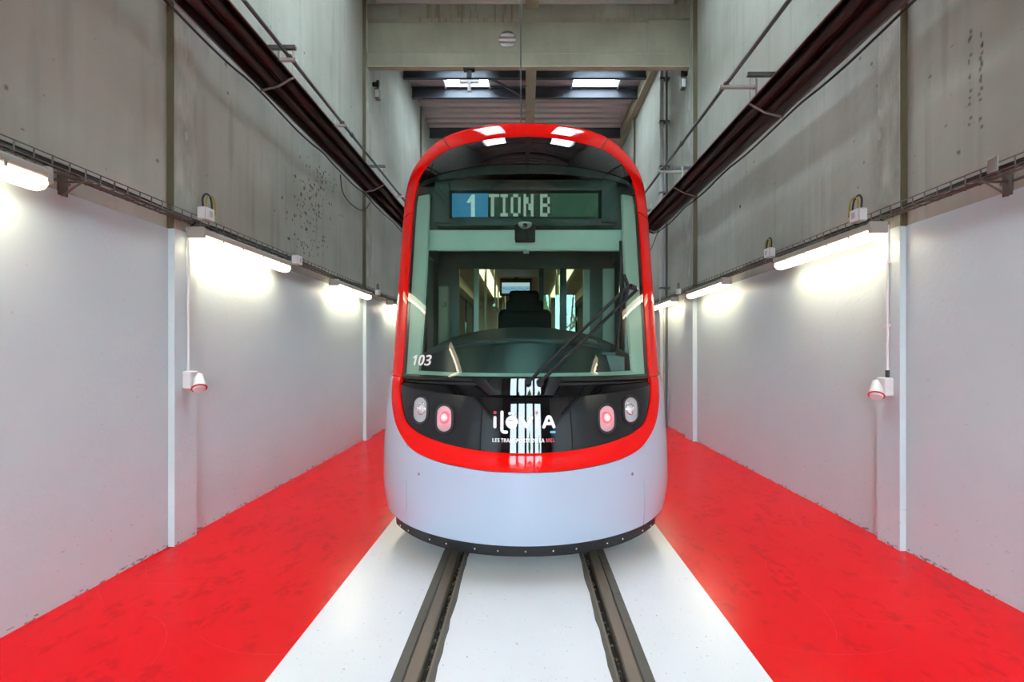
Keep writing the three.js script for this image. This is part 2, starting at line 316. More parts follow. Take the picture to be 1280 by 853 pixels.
{
  let d = -BACK - 0.3, n = 0;
  for (const [a, b] of [...SKY, [-END + 0.3, null]]) {
    part('roof_sheet', deck(XL - 0.35, XR + 0.35, d, a), M.deck, ceiling);
    if (b === null) break;
    for (const [x0, x1] of [[XL - 0.35, SX[0][0]], [SX[0][1], SX[1][0]], [SX[1][1], XR + 0.35]]) part('roof_sheet', deck(x0, x1, a, b), M.deck, ceiling);
    for (const [x0, x1] of SX) {
      const w = structure('window_' + (++n), 'bright roof skylight between purlins');
      const t = 0.04, y0 = ROOF - 0.02, y1 = ROOF + 0.34, m = (a + b) / 2;
      part('skylight_frame', [box(x0 - t, x0, y0, y1, -a + t, -b - t), box(x1, x1 + t, y0, y1, -a + t, -b - t), box(x0, x1, y0, y1, -a, -a + t), box(x0, x1, y0, y1, -b, -b - t)], M.curb, w);
      part('glazing_bar', box(x0, x1, y1 - 0.06, y1 - 0.02, -m + 0.02, -m - 0.02), M.curb, w);
      part('pane', box(x0, x1, y1 - 0.02, y1 - 0.0199, -a, -m), M.pane, w); part('pane', box(x0, x1, y1 - 0.02, y1 - 0.0199, -m, -b), M.pane, w);
    }
    d = b;
  }
  for (const q of [-4, -1.8, 0.4, 2.2, 3.9, 5.6, 7.3, 9.6, 11.37, 12.25, 14.5, 16.4, 18.4, 20.4]) for (const [x0, x1] of [[XL, 0.0], [0.235, XR]]) {
    part('purlin', [box(x0, x1, 8.05, 8.065, -q + 0.05, -q - 0.05), box(x0, x1, 8.315, 8.33, -q + 0.05, -q - 0.05), box(x0, x1, 8.06, 8.32, -q - 0.035, -q - 0.05)], M.purlin, ceiling);
  }
  part('girder', box(0, 0.235, 7.73, ROOF, BACK, -12.22), M.girder, ceiling);
  part('girder', box(0, 0.235, 7.73, ROOF, -12.24, END), M.girder, ceiling);
  part('eaves_beam', box(XR - 0.16, XR, 8.0, ROOF, -9, END), M.girder, ceiling);
}
// concrete cross beam with a round hole in its web
function crossBeam(d, label, hole) {
  const t = thing('cross_beam', label, 'beam');
  const sh = new THREE.Shape([[XL, 6.9], [XR, 6.9], [XR, 7.58], [XL, 7.58]].map(p => new THREE.Vector2(...p)));
  if (hole) { const h = new THREE.Path(); h.absarc(-0.33, 7.22, 0.155, 0, Math.PI * 2, true); sh.holes.push(h); }
  const g = new THREE.ExtrudeGeometry(sh, { depth: 0.05, bevelEnabled: false, curveSegments: 28 }); g.translate(0, 0, -d - 0.1);
  part('web', metres(g), M.concrete, t);
  const fl = (pts, m, n) => { const q = prism(pts, 0, XR - XL); q.rotateY(Math.PI / 2); q.translate(XL, 0, 0); part(n, metres(q), m, t); };
  // sections drawn as [distance back, height]
  fl([[d, 6.72], [d + 0.14, 6.72], [d + 0.14, 6.92], [d + 0.1, 6.97], [d + 0.05, 6.97], [d, 6.93]], M.concrete, 'bottom_flange');
  fl([[d, 7.56], [d + 0.05, 7.52], [d + 0.1, 7.52], [d + 0.14, 7.56], [d + 0.14, 7.81], [d, 7.81]], M.beamStained, 'top_flange');
  part('end_block', box(2.2, XR, 6.95, 7.55, -d - 0.025, -d - 0.13), M.concrete, t);
  part('soffit_plate', box(XL, XR, 6.69, 6.72, -d - 0.005, -d - 0.12), M.girder, t);
  if (hole) for (let k = 0; k < 3; k++) { const y = 7.13 + k * 0.09, w = Math.sqrt(0.155 ** 2 - (y - 7.22) ** 2); const b = rbox(-0.33 - w, -0.33 + w, y - 0.03, y + 0.02, -d - 0.085, -d - 0.065, 0.003); part('vent_louvre', b, M.deck, t); }
  return t;
}
crossBeam(8.6, 'stained concrete cross beam with a round louvred vent hole above the tram', true);
crossBeam(17.2, 'plain concrete cross beam deep in the hall over the tram tail', false);

// ------------------------------------------------------------------ radiant heater hoods along both walls
function heater(s, label, xo, yo, xi, yi, near, far, brackets) {
  const t = thing('radiant_heater', label, 'heater');
  const o = V(xo, yo, 0), i = V(xi, yi, 0), across = i.clone().sub(o), up = V(-across.y, across.x, 0).normalize(); if (up.y < 0) up.negate();
  const P = (u, h) => [xo + across.x * u + up.x * h, yo + across.y * u + up.y * h];
  const outerP = [P(0, 0), P(0.08, 0.09), P(0.25, 0.17), P(0.75, 0.17), P(0.92, 0.09), P(1, 0)], innerP = [P(0.975, 0), P(0.90, 0.08), P(0.73, 0.155), P(0.27, 0.155), P(0.10, 0.08), P(0.025, 0)];
  const seg = 3.0; let k = 0;
  for (let d = near; d < far - 0.05; d += seg, k++) part('reflector', prism([...outerP, ...innerP], -d, -Math.min(far, d + seg - 0.008)), M.hood, t);
  if (s > 0) part('outer_wing', prism([P(0.03, -0.002), P(0.12, 0.078), P(0.3, 0.15), P(0.3, 0.146), P(0.13, 0.07), P(0.045, -0.004)].reverse(), -near, -far), M.hoodPale, t);
  for (const u of [0.30, 0.68]) { const [x, y] = P(u, 0.075); part('heating_tube', rod(V(x, y, -near - 0.1), V(x, y, -far + 0.1), 0.05, 14), M.hoodTube, t); }
  const [mx, my] = P(0.49, 0.135); part('centre_rib', box(mx - 0.008, mx + 0.008, my - 0.03, my + 0.01, -near, -far), M.hoodRed, t);
  for (const u of [0.0, 1.0]) { const [x, y] = P(u, 0); part('edge_trim', rod(V(x, y, -near), V(x, y, -far), 0.009, 6), u ? M.hoodRed : M.hoodPale, t); }
  for (const d of brackets) part('cross_bracket', [rod(V(...P(-0.03, -0.012), -d), V(...P(0.5, -0.04), -d), 0.013), rod(V(...P(0.5, -0.04), -d), V(...P(1.03, -0.012), -d), 0.013)], M.hoodPale, t);
  const pts = []; for (let d = near; d <= far; d += 0.35) pts.push(V(xo - s * -0.012, yo - 0.02 - 0.035 * Math.abs(Math.sin(d * 1.9)) - 0.01 * hash(d * 10 | 0, 1, s + 2), -d));
  part('supply_cable', tube(pts, 0.011, 160, 6), M.cable, t);
  part('end_cap', prism([...outerP], -far, -far - 0.02), M.hood, t);
  const [bx, by] = P(0.5, 0.06); part('burner', new THREE.CylinderGeometry(0.09, 0.09, 0.16, 18).rotateX(Math.PI / 2).translate(bx - s * 0.16, by - 0.08, -far - 0.06), M.rubber, t);
  // suspension: wall arms and wires
  for (const d of brackets) {
    const wx = s < 0 ? XL : XR;
    part('hanger_arm', box(Math.min(wx, xi - s * 0.03), Math.max(wx, xi - s * 0.03), yi + 0.28, yi + 0.32, -d + 0.02, -d - 0.02), M.hoodPale, t);
    part('hanger_wire', rod(V(xi, yi, -d), V(xi, yi + 0.29, -d), 0.004, 6), M.steel, t);
  }
  return t;
}
heater(-1, 'long dark brown radiant heater hood with sagging cable above the mould-specked wall', -2.75, 4.32, -2.425, 4.45, -1.5, 11.4, [2.0, 5.0, 8.2, 10.6]);
heater(1, 'long dark brown radiant heater hood ending beside the vertical conduit pipes', 2.75, 4.11, 2.40, 4.25, -1.5, 10.3, [2.2, 5.14, 7.75, 10.1]);
function gasPipe(label, x, y, hx, hy, near, far, brackets) {
  const t = thing('gas_pipe', label, 'pipe');
  part('pipe', rod(V(x, y, -near), V(x, y, -far), 0.019, 12), M.pipe, t);
  const o = Math.sign(hx - x);
  for (const d of brackets) {
    part('bracket', [box(Math.min(x - o * 0.07, hx), Math.max(x - o * 0.07, hx), y - 0.045, y - 0.02, -d + 0.018, -d - 0.018), box(hx - 0.012, hx + 0.012, hy - 0.0, y + 0.05, -d + 0.012, -d - 0.012)], M.greyPlastic, t);
    part('clamp', new THREE.TorusGeometry(0.024, 0.007, 6, 14).translate(x, y, -d), M.pipe, t);
  }
  for (let d = near + 1.7; d < far; d += 3.1) part('coupling', rod(V(x, y, -d), V(x, y, -d - 0.07), 0.026, 12), M.pipe, t);
}
gasPipe('thin dark pipe on short brackets beside the left-wall heater hood', -2.33, 4.49, -2.43, 4.45, -1.5, 11.4, [1.7, 4.73, 6.1, 8.9, 11.2]);
gasPipe('thin dark pipe on long brackets beside the heater hood by the conduits', 2.09, 4.37, 2.40, 4.25, -1.5, 9.4, [2.1, 5.0, 7.35, 9.2]);
{ // loose wire hanging from the left hood
  const w = part('hanging_wire', tube([V(-2.74, 4.2, -7.1), V(-2.75, 4.0, -7.2), V(-2.76, 3.92, -7.6), V(-2.76, 4.0, -8.2), V(-2.75, 4.22, -8.5)], 0.008, 30), M.cable, scene); tag(w, 'loose black wire looping down from the heater hood over mould specks', 'wire'); w.name = numbered('hanging_wire');
  const w2 = part('hanging_wire', tube([V(2.745, 4.115, -9.9), V(2.62, 3.75, -9.95), V(2.55, 3.62, -10.0), V(2.45, 3.75, -10.0), V(2.405, 4.25, -10.0)], 0.008, 30), M.cable, scene); tag(w2, 'thin wire loop below the heater end near the conduit pipes', 'wire'); w2.name = numbered('hanging_wire');
}
{ // vertical conduits behind the right pilaster
  const t = thing('conduit_pipe', 'pair of tall vertical conduit pipes on the concrete wall', 'pipe');
  part('pipe', rod(V(2.86, 0, -10.1), V(2.86, 7.98, -10.1), 0.045, 14), M.greyPlastic, t);
  part('pipe', rod(V(2.93, 0, -9.98), V(2.93, 7.98, -9.98), 0.025, 12), M.pipe, t);
  for (const y of [2.9, 4.9, 5.45, 6.4, 7.3]) part('clamp', box(2.81, XR, y, y + 0.04, -10.05, -10.15), M.zincDark, t);
}
function floodlight(x, s, d, label) {
  const t = thing('floodlight', label, 'floodlight');
  part('bracket', [box(Math.min(x, x + s * 0.12), Math.max(x, x + s * 0.12), 6.62, 6.68, -d + 0.03, -d - 0.03), rod(V(x, 6.55, -d), V(x, 6.72, -d), 0.03)], M.rubber, t);
  const h = part('housing', rbox(x - 0.045, x + 0.045, 6.36, 6.56, -d + 0.07, -d - 0.05, 0.015), M.zincDark, t);
  part('lens', rbox(x - 0.035, x + 0.035, 6.38, 6.52, -d + 0.075, -d + 0.065, 0.004), M.whitePlastic, h);
}
floodlight(-2.8, -1, 9.1, 'small floodlight under the beam beside the pale bare wall');
floodlight(2.86, 1, 8.75, 'small floodlight under the beam beside the conduit pipes');
{ // thing hanging under the beam
  const t = thing('ceiling_mount', 'small white cross mount on a black bracket under the concrete beam', 'mount');
  part('bracket', [box(-1.12, -0.92, 6.67, 6.69, -8.61, -8.74), box(-1.06, -0.98, 6.52, 6.68, -8.64, -8.72)], M.rubber, t);
  part('cross_arm', [rbox(-1.2, -0.84, 6.45, 6.5, -8.66, -8.74, 0.01), rbox(-1.05, -0.99, 6.3, 6.47, -8.66, -8.74, 0.01)], M.whitePlastic, t);
  const r = part('opener_rod', rod(V(-0.85, 8.2, -11.6), V(-0.05, 7.95, -12.0), 0.03, 10), M.purlin, scene); tag(r, 'slanted skylight opener rod reaching to the concrete girder', 'rod');
  const c = part('hanging_cable', rod(V(-0.075, ROOF, -7.6), V(-0.075, 4.1, -7.6), 0.009, 8), M.cable, scene); tag(c, 'thin cable hanging straight down before the concrete beam', 'cable');
}

// ------------------------------------------------------------------ batten lamps
function batten(X, s, d, y, label) {
  const t = thing('batten_lamp', label, 'lamp', 'lit batten lamps under the cable trays');
  t.position.set(X, y, -d - 0.73);
  const hs = 0.74, rot = geo => geo;
  part('housing', rbox(-0.07, 0.07, 0.005, 0.065, -hs, hs, 0.02), M.lampBody, t);
  const pr = [[-0.068, 0.004], [-0.066, -0.03], [-0.045, -0.055], [0, -0.065], [0.045, -0.055], [0.066, -0.03], [0.068, 0.004]];
  part('diffuser', prism(pr.slice().reverse(), -hs + 0.01, hs - 0.01), M.lampGlow, t);
  for (const e of [-1, 1]) part('end_cap', rbox(-0.072, 0.072, -0.02, 0.075, e * hs - 0.02, e * hs + 0.02, 0.012), M.lampBody, t);
  for (const e of [-0.45, 0.45]) part('bracket', box(-0.015, 0.015, 0.06, 2.65 - y, e - 0.02, e + 0.02), M.zincDark, t);
  for (const e of [-0.5, -0.15, 0.2, 0.5]) part('clip', box(-0.076, 0.076, -0.012, 0.02, e - 0.008, e + 0.008), M.steel, t);
  const L = new THREE.RectAreaLight(lin(1, 0.84, 0.58), LAMP, 0.11, 1.42);
  L.rotation.x = -Math.PI / 2; L.position.set(0, -0.07, 0); L.castShadow = true; t.add(L);
}
const LD = 2.86;
batten(-2.75, -1, 1.24, 2.55, 'lit batten lamp before the near tray bracket on the left-hand wall');
batten(-2.75, -1, 4.02, 2.55, 'lit batten lamp beside the socket conduit and below the mould specks');
batten(-2.75, -1, 6.9, 2.55, 'lit batten lamp on the mould-specked wall, next to the second pilaster');
batten(-2.75, -1, 9.75, 2.55, 'lit batten lamp beyond the second pilaster on the mould-specked side');
batten(2.82, 1, 0.9, 2.55, 'lit batten lamp beyond the tray bracket plate on the conduit side');
batten(2.82, 1, 3.85, 2.55, 'lit batten lamp below the switch box with two cable loops');
batten(2.82, 1, 6.75, 2.55, 'lit batten lamp reaching the second pilaster on the conduit side');
batten(2.82, 1, 9.1, 2.55, 'lit batten lamp beyond the second pilaster on the conduit side');

// ------------------------------------------------------------------ wire cable trays with cables
function cableTray(X, s, y, label, brs, plate) {
  const t = thing('cable_tray', label, 'cable tray');
  const near = -2, far = 13.2, w = 0.1, h = 0.06, r = 0.0045, xa = X, xb = X + s * w;
  for (const [x, yy] of [[xa, y + h], [xa, y + 0.005], [xa + s * 0.033, y], [xa + s * 0.066, y], [xb, y + 0.005], [xb, y + h]]) part('long_wire', rod(V(x, yy, -near), V(x, yy, -far), r, 6), M.zincDark, t);
  const u = mergeGeometries([rod(V(0, h, 0), V(0, 0, 0), r, 5), rod(V(0, 0, 0), V(s * w, 0, 0), r, 5), rod(V(s * w, 0, 0), V(s * w, h, 0), r, 5)].map(clean));
  for (let d = near + 0.05; d < far; d += 0.105) { const m = part('cross_wire', u, M.zincDark, t); m.position.set(xa, y, -d); }
  for (const d of brs) {
    const wx = s < 0 ? XL : XR;
    part('wall_bracket', [rod(V(wx, y - 0.012, -d), V(xa - s * 0.03, y - 0.012, -d), 0.009), rod(V(wx, y - 0.012, -d - 0.05), V(wx, y - 0.012, -d + 0.3), 0.01), rod(V(xa, y - 0.01, -d + 0.02), V(wx, y - 0.1, -d), 0.006), box(wx - s * 0.012, wx, y - 0.1, y + 0.1, -d + 0.03, -d - 0.03)], M.zincDark, t);
  }
  if (plate) part('fixing_plate', rbox(xa - s * 0.012, xa - s * 0.006, y + 0.01, y + 0.1, -plate + 0.035, -plate - 0.035, 0.003), M.steel, t);
  for (let k = 0; k < 4; k++) {
    const pts = []; for (let d = near; d <= far; d += 0.4) pts.push(V(xa + s * (0.015 + k * 0.023 + (hash(d * 10 | 0, k, 5) - 0.5) * 0.02), y + 0.014 + hash(d * 10 | 0, k, 9) * 0.022, -d));
    const c = part('power_cable', tube(pts, 0.007 + 0.002 * (k % 2), 150, 5), k === 3 ? M.pipe : M.cable, scene);
    c.name = numbered('power_cable');
    tag(c, s < 0 ? 'dark power cable lying in the wire tray on the mould-specked wall' : 'dark power cable lying in the wire tray on the conduit-pipe wall', 'cable', s < 0 ? 'cables in the left-wall tray' : 'cables in the right-wall tray');
  }
}
cableTray(-2.735, -1, 2.655, 'wire mesh cable tray along the mould-specked wall', [0.6, 3.0, 5.4, 7.4, 10], 0);
cableTray(2.83, 1, 2.655, 'wire mesh cable tray with a fixing plate along the conduit-pipe wall', [0.6, 3.0, 5.6, 7.4, 10], 2.9);
function switchBox(x, s, y, d, loops, label, sc = 1) {
  const t = thing('junction_box', label, 'box'); t.position.set(x, y, -d); t.scale.setScalar(sc);
  part('box_body', rbox(-0.035, 0.035, -0.055, 0.055, -0.055, 0.055, 0.008), M.greyPlastic, t);
  part('cover', rbox(-s * 0.035, -s * 0.045, -0.05, 0.05, -0.05, 0.05, 0.004), M.whitePlastic, t);
  part('switch', rbox(-s * 0.045, -s * 0.052, -0.025, 0.025, -0.018, 0.018, 0.003), M.greyPlastic, t);
  part('front_cover', rbox(-0.03, 0.03, -0.045, 0.045, 0.055, 0.06, 0.002), M.whitePlastic, t);
  for (let k = 0; k < loops; k++) part('cable_loop', tube([V(0, 0.05, 0.03 - k * 0.045), V(0, 0.13, 0.035 - k * 0.045), V(0.005, 0.175, -0.005 - k * 0.045), V(0.005, 0.15, -0.06 - k * 0.045), V(0, 0.02, -0.085 - k * 0.04)], 0.008, 24, 7), k ? M.yellowCable : M.cable, t);
}
switchBox(-2.70, -1, 2.74, 4.05, 2, 'white switch box with one looped cable on the tray above the lamp');
switchBox(-2.70, -1, 2.66, 5.66, 0, 'plain white junction box on the tray at the far lamp end');
switchBox(-2.70, -1, 2.66, 8.75, 1, 'small white box on the tray at the second pilaster, mould-specked side', 0.9);
switchBox(2.79, 1, 2.72, 4.02, 2, 'white switch box with two tall cable loops beside the near pilaster');
switchBox(2.79, 1, 2.71, 5.48, 2, 'white switch box with two tall cable loops midway along the wall bay');
switchBox(2.79, 1, 2.68, 8.75, 1, 'small white box on the tray at the second pilaster, conduit side', 0.9);

// socket outlets with their conduits
function socket(x, s, d, yBox, face, label) {
  const t = thing('wall_socket', label, 'socket');
  const wx = x + s * 0.02;
  part('conduit', tube([V(x, yBox + 0.1, -d), V(x, 2.0, -d), V(x, 2.56, -d), V(x + s * 0.01, 2.62, -d)], 0.012, 30, 10), M.whitePlastic, t);
  part('cable', tube([V(x, 2.58, -d), V(x - s * 0.03, 2.63, -d + 0.01), V(x - s * 0.07, 2.66, -d + 0.02)], 0.009, 12), M.cable, t);
  for (const y of [2.3, 1.78]) part('clip', box(x - 0.018, wx, y, y + 0.03, -d + 0.02, -d - 0.02), M.whitePlastic, t);
  part('cable_gland', rod(V(x, yBox + 0.05, -d), V(x, yBox + 0.13, -d), 0.015, 10), s > 0 ? M.cable : M.whitePlastic, t);
  part('back_box', rbox(wx, wx - s * 0.075, yBox - 0.08, yBox + 0.07, -d + 0.05, -d - 0.05, 0.012), M.whitePlastic, t);
  const g = new THREE.CylinderGeometry(0.042, 0.055, 0.13, 20); g.rotateZ(-s * 0.45); g.rotateX(face * 0.5); g.translate(x - s * 0.06, yBox - 0.025, -d + face * 0.03);
  const c = part('socket_body', g, M.whitePlastic, t);
  const r = new THREE.TorusGeometry(0.054, 0.007, 8, 26); r.rotateX(Math.PI / 2); r.translate(0, -0.064, 0); r.rotateZ(-s * 0.45); r.rotateX(face * 0.5); r.translate(x - s * 0.06, yBox - 0.025, -d + face * 0.03);
  part('lid_ring', r, M.redPlastic, c);
  const q = new THREE.CylinderGeometry(0.05, 0.044, 0.022, 20); q.translate(0, -0.072, 0); q.rotateZ(-s * 0.45); q.rotateX(face * 0.5); q.translate(x - s * 0.06, yBox - 0.025, -d + face * 0.03);
  part('lid', q, M.whitePlastic, c);
}
socket(-2.83, -1, 4.03, 1.35, -1, 'white wall socket with red rim beside the pilaster, mould-specked side');
socket(2.955, 1, 3.92, 1.30, -1, 'white wall socket with red rim on the pilaster, conduit side');

// ------------------------------------------------------------------ the tram: front described by a smooth surface depth(x, y)
const pchip = (xs, ys) => {
  const n = xs.length, h = [], d = [], m = new Array(n).fill(0);
  for (let i = 0; i < n - 1; i++) { h[i] = xs[i + 1] - xs[i]; d[i] = (ys[i + 1] - ys[i]) / h[i]; }
  m[0] = d[0]; m[n - 1] = d[n - 2];
  for (let i = 1; i < n - 1; i++) m[i] = d[i - 1] * d[i] <= 0 ? 0 : (3 * (h[i - 1] + h[i])) / ((2 * h[i] + h[i - 1]) / d[i - 1] + (h[i] + 2 * h[i - 1]) / d[i]);
  return x => {
    if (x <= xs[0]) return ys[0]; if (x >= xs[n - 1]) return ys[n - 1];
    let i = 0; while (x > xs[i + 1]) i++;
    const t = (x - xs[i]) / h[i], t2 = t * t, t3 = t2 * t;
    return ys[i] * (2 * t3 - 3 * t2 + 1) + h[i] * m[i] * (t3 - 2 * t2 + t) + ys[i + 1] * (-2 * t3 + 3 * t2) + h[i] * m[i + 1] * (t3 - t2);
  };
};
const nose = pchip([0, 0.1, 0.2, 0.45, 0.73, 0.9, 1.28, 1.38, 2.2, 3.05, 3.3, 3.44, 3.52, 3.58, 3.62, 3.66], [3.47, 3.43, 3.40, 3.365, 3.37, 3.395, 3.47, 3.50, 3.70, 3.93, 4.03, 4.12, 4.18, 4.235, 4.29, 4.40]);
const half = pchip([0, 0.25, 0.5, 0.9, 1.33, 1.40, 4], [1.26, 1.27, 1.29, 1.285, 1.27, 1.24, 1.24]);
const TMAX = 0.985;
const depthAt = (x, y) => { const t = Math.min(0.992, Math.abs(x) / half(y)); return nose(y) + 1.15 * (1 - Math.sqrt(1 - t * t)); };
function skin(x, y, off = 0) {
  const e = 0.002, gx = (depthAt(x + e, y) - depthAt(x - e, y)) / (2 * e), gy = (depthAt(x, y + e) - depthAt(x, y - e)) / (2 * e);
  const nn = V(gx, gy, 1).normalize(); const p = V(x, y, -depthAt(x, y)).addScaledVector(nn, off); return [p, nn];
}
// sheet over a grid of (x, y) on the skin; thick > 0 closes it into a plate
function sheet(fn, nu, nv, off = 0, thick = 0.012) {
  const pos = [], nor = [], uv = [], idx = [], O = typeof off === 'function' ? off : () => off;
  const at = (i, j, lower) => { const u = i / nu, v = j / nv, [x, y] = fn(u, v), [p, n] = skin(x, y, O(u, v) - (lower ? thick : 0)); return [p, n]; };
  const layer = lower => {
    const b = pos.length / 3;
    for (let j = 0; j <= nv; j++) for (let i = 0; i <= nu; i++) { const [p, n] = at(i, j, lower); pos.push(p.x, p.y, p.z); nor.push(n.x * (lower ? -1 : 1), n.y * (lower ? -1 : 1), n.z * (lower ? -1 : 1)); uv.push(i / nu, j / nv); }
    for (let j = 0; j < nv; j++) for (let i = 0; i < nu; i++) {
      const a = b + j * (nu + 1) + i, c = a + 1, d = a + nu + 1, e = d + 1;
      for (const tri of [[a, c, e], [a, e, d]]) {
        const P = k => V(pos[k * 3], pos[k * 3 + 1], pos[k * 3 + 2]), N = V(nor[tri[0] * 3], nor[tri[0] * 3 + 1], nor[tri[0] * 3 + 2]);
        const f = P(tri[1]).sub(P(tri[0])).cross(P(tri[2]).sub(P(tri[0]))); idx.push(...(f.dot(N) >= 0 ? tri : [tri[0], tri[2], tri[1]]));
      }
    }
    return b;
  };
  layer(false);
  if (typeof off === 'function') { // sculpted: take normals from the mesh itself
    const g0 = new THREE.BufferGeometry(); g0.setAttribute('position', new THREE.Float32BufferAttribute(pos, 3)); g0.setIndex(idx.slice()); g0.computeVertexNormals(); const a = g0.attributes.normal.array; for (let k = 0; k < a.length; k++) nor[k] = a[k];
  }
  if (thick > 0) {
    layer(true);
    const S = (nu + 1) * (nv + 1), ring = []; // rim
    for (let i = 0; i <= nu; i++) ring.push(i); for (let j = 1; j <= nv; j++) ring.push(j * (nu + 1) + nu); for (let i = nu - 1; i >= 0; i--) ring.push(nv * (nu + 1) + i); for (let j = nv - 1; j >= 1; j--) ring.push(j * (nu + 1));
    for (let k = 0; k < ring.length; k++) {
      const q = [ring[k], ring[(k + 1) % ring.length]], quad = [q[0], q[1], q[1] + S, q[0] + S].map(w => V(pos[w * 3], pos[w * 3 + 1], pos[w * 3 + 2]));
      const n = quad[1].clone().sub(quad[0]).cross(quad[3].clone().sub(quad[0])).normalize(), b = pos.length / 3;
      for (const p of quad) { pos.push(p.x, p.y, p.z); nor.push(n.x, n.y, n.z); uv.push(0, 0); } idx.push(b, b + 1, b + 2, b, b + 2, b + 3);
    }
  }
  const g = new THREE.BufferGeometry(); g.setAttribute('position', new THREE.Float32BufferAttribute(pos, 3)); g.setAttribute('normal', new THREE.Float32BufferAttribute(nor, 3)); g.setAttribute('uv', new THREE.Float32BufferAttribute(uv, 2)); g.setIndex(idx); return g;
}
const spline = pts => { const c = new THREE.CatmullRomCurve3(pts.map(p => V(p[0], p[1], 0)), false, 'centripetal'); return t => { const q = c.getPoint(Math.max(0, Math.min(1, t))); return [q.x, q.y]; }; };
const mirrored = h => [...h.map(p => [-p[0], p[1]]), ...h.slice(0, -1).reverse()];      // bottom left .. centre .. bottom right
const loft = (A, B) => (u, v) => { const a = A(u), b = B(u); return [a[0] + (b[0] - a[0]) * v, a[1] + (b[1] - a[1]) * v]; };
const outH = [[1.2214, 1.372], [1.2214, 1.9], [1.2214, 2.5], [1.2214, 2.85], [1.21, 3.05], [1.16, 3.22], [1.07, 3.35], [0.915, 3.475], [0.765, 3.56], [0.58, 3.60], [0.33, 3.614], [0, 3.625]];
const inH = [[1.035, 1.372], [1.03, 1.9], [1.03, 2.5], [1.025, 2.85], [1.015, 3.0], [0.99, 3.14], [0.94, 3.225], [0.81, 3.335], [0.67, 3.383], [0.50, 3.402], [0.28, 3.418], [0, 3.424]];
const outC = spline(mirrored(outH)), inC = spline(mirrored(inH));
const lowOutH = [[1.14, 1.366], [1.135, 1.30], [1.12, 1.17], [1.045, 0.99], [0.89, 0.845], [0.70, 0.787], [0.469, 0.757], [0.26, 0.740], [0, 0.733]];
const lowInH = [[1.035, 1.366], [1.03, 1.28], [0.995, 1.14], [0.935, 1.025], [0.83, 0.965], [0.65, 0.917], [0.42, 0.883], [0.22, 0.868], [0, 0.862]];
const lowOutC = spline(mirrored(lowOutH)), lowInC = spline(mirrored(lowInH));
const yOf = (h, off = 0) => { const q = h.slice().reverse().filter((p, i, a) => i === 0 || p[0] > a[i - 1][0]), f = pchip(q.map(p => p[0]), q.map(p => p[1])); return x => f(Math.abs(x)) + off; };
const lowOutY = yOf(lowOutH), lowInY = yOf(lowInH), inY = yOf(inH);

Object.assign(M, {
  tramRed: phy({ color: lin(0.84, 0.004, 0.002), roughness: 0.45, specularIntensity: 0, clearcoat: 0.6, clearcoatRoughness: 0.04 }),
  tramWhite: phy({ color: lin(0.47, 0.545, 0.665), roughness: 0.4, specularIntensity: 0.3, clearcoat: 0.7, clearcoatRoughness: 0.06 }),
  tramBlack: phy({ color: lin(0.005, 0.005, 0.006), roughness: 0.4, specularIntensity: 0, clearcoat: 1, clearcoatRoughness: 0.02 }),
  visor: phy({ color: lin(0.006, 0.006, 0.007), roughness: 0.4, specularIntensity: 0, clearcoat: 1, clearcoatRoughness: 0.02 }),
  black: std({ color: lin(0.008, 0.008, 0.009), roughness: 0.7 }),
  glass: phy({ color: lin(0.62, 0.86, 0.76), transmission: 1, roughness: 0, thickness: 0, ior: 1.5 }),
  sideGlass: phy({ color: lin(0.5, 0.66, 0.6), transmission: 1, roughness: 0, thickness: 0, ior: 1.5 }),
  clearGlass: phy({ color: lin(0.9, 0.95, 0.93), transmission: 1, roughness: 0, thickness: 0, ior: 1.52 }),
  chrome: std({ color: lin(0.8, 0.8, 0.8), metalness: 1, roughness: 0.25 }),
  cabPale: std({ color: lin(0.62, 0.64, 0.62), roughness: 0.5 }),
  cabDark: std({ color: lin(0.05, 0.053, 0.056), roughness: 0.5 }),
  cabGrey: std({ color: lin(0.21, 0.22, 0.225), roughness: 0.6 }),
  consoleGrey: std({ color: lin(0.14, 0.16, 0.18), roughness: 0.5 }),
  dash: std({ color: lin(0.05, 0.058, 0.068), roughness: 0.5 }),
  dashLow: std({ color: lin(0.008, 0.016, 0.022), roughness: 0.35 }),
  seat: std({ color: lin(0.008, 0.008, 0.01), roughness: 0.85 }),
  cream: std({ color: lin(0.50, 0.42, 0.33), roughness: 0.6 }),
  saloonWall: std({ color: lin(0.42, 0.38, 0.32), roughness: 0.6 }),
  saloonFloor: std({ color: lin(0.12, 0.12, 0.12), roughness: 0.7 }),
  strip: std({ color: lin(0.9, 0.88, 0.8), emissive: lin(1, 0.80, 0.48), emissiveIntensity: 3.2, roughness: 0.5 }),
});

const tram = thing('tram', 'red, black and white tram with number 103 and ilévia lettering on its nose', 'tram');
// red frame round the windscreen, five panels with narrow gaps
{
  const cuts = [0, 3 / 22, 8 / 22, 14 / 22, 19 / 22, 1], gap = 0.0012;
  for (let k = 0; k < 5; k++) {
    const a = cuts[k] + (k ? gap : 0), b = cuts[k + 1] - (k < 4 ? gap : 0), f = loft(outC, inC);
    const crown = (u, v) => 0.012 * Math.sqrt(Math.max(0, Math.sin(Math.PI * Math.min(1, 0.06 + 0.94 * v))));
    part('front_frame', sheet((u, v) => f(a + (b - a) * u, v), k === 2 ? 40 : 30, 10, crown, 0.05), M.tramRed, tram);
  }
}
// black backing just under the frame and panels so that gaps read dark
part('nose_core', sheet((u, v) => { const [x, y] = loft(outC, inC)(u, v); return [x * 0.999, y - 0.004]; }, 90, 4, -0.012, 0.02), M.black, tram);
part('nose_core', sheet((u, v) => [(u * 2 - 1) * 0.97 * half(0.2 + v * 1.16), 0.2 + v * 1.16], 48, 24, -0.03, 0.03), M.black, tram);
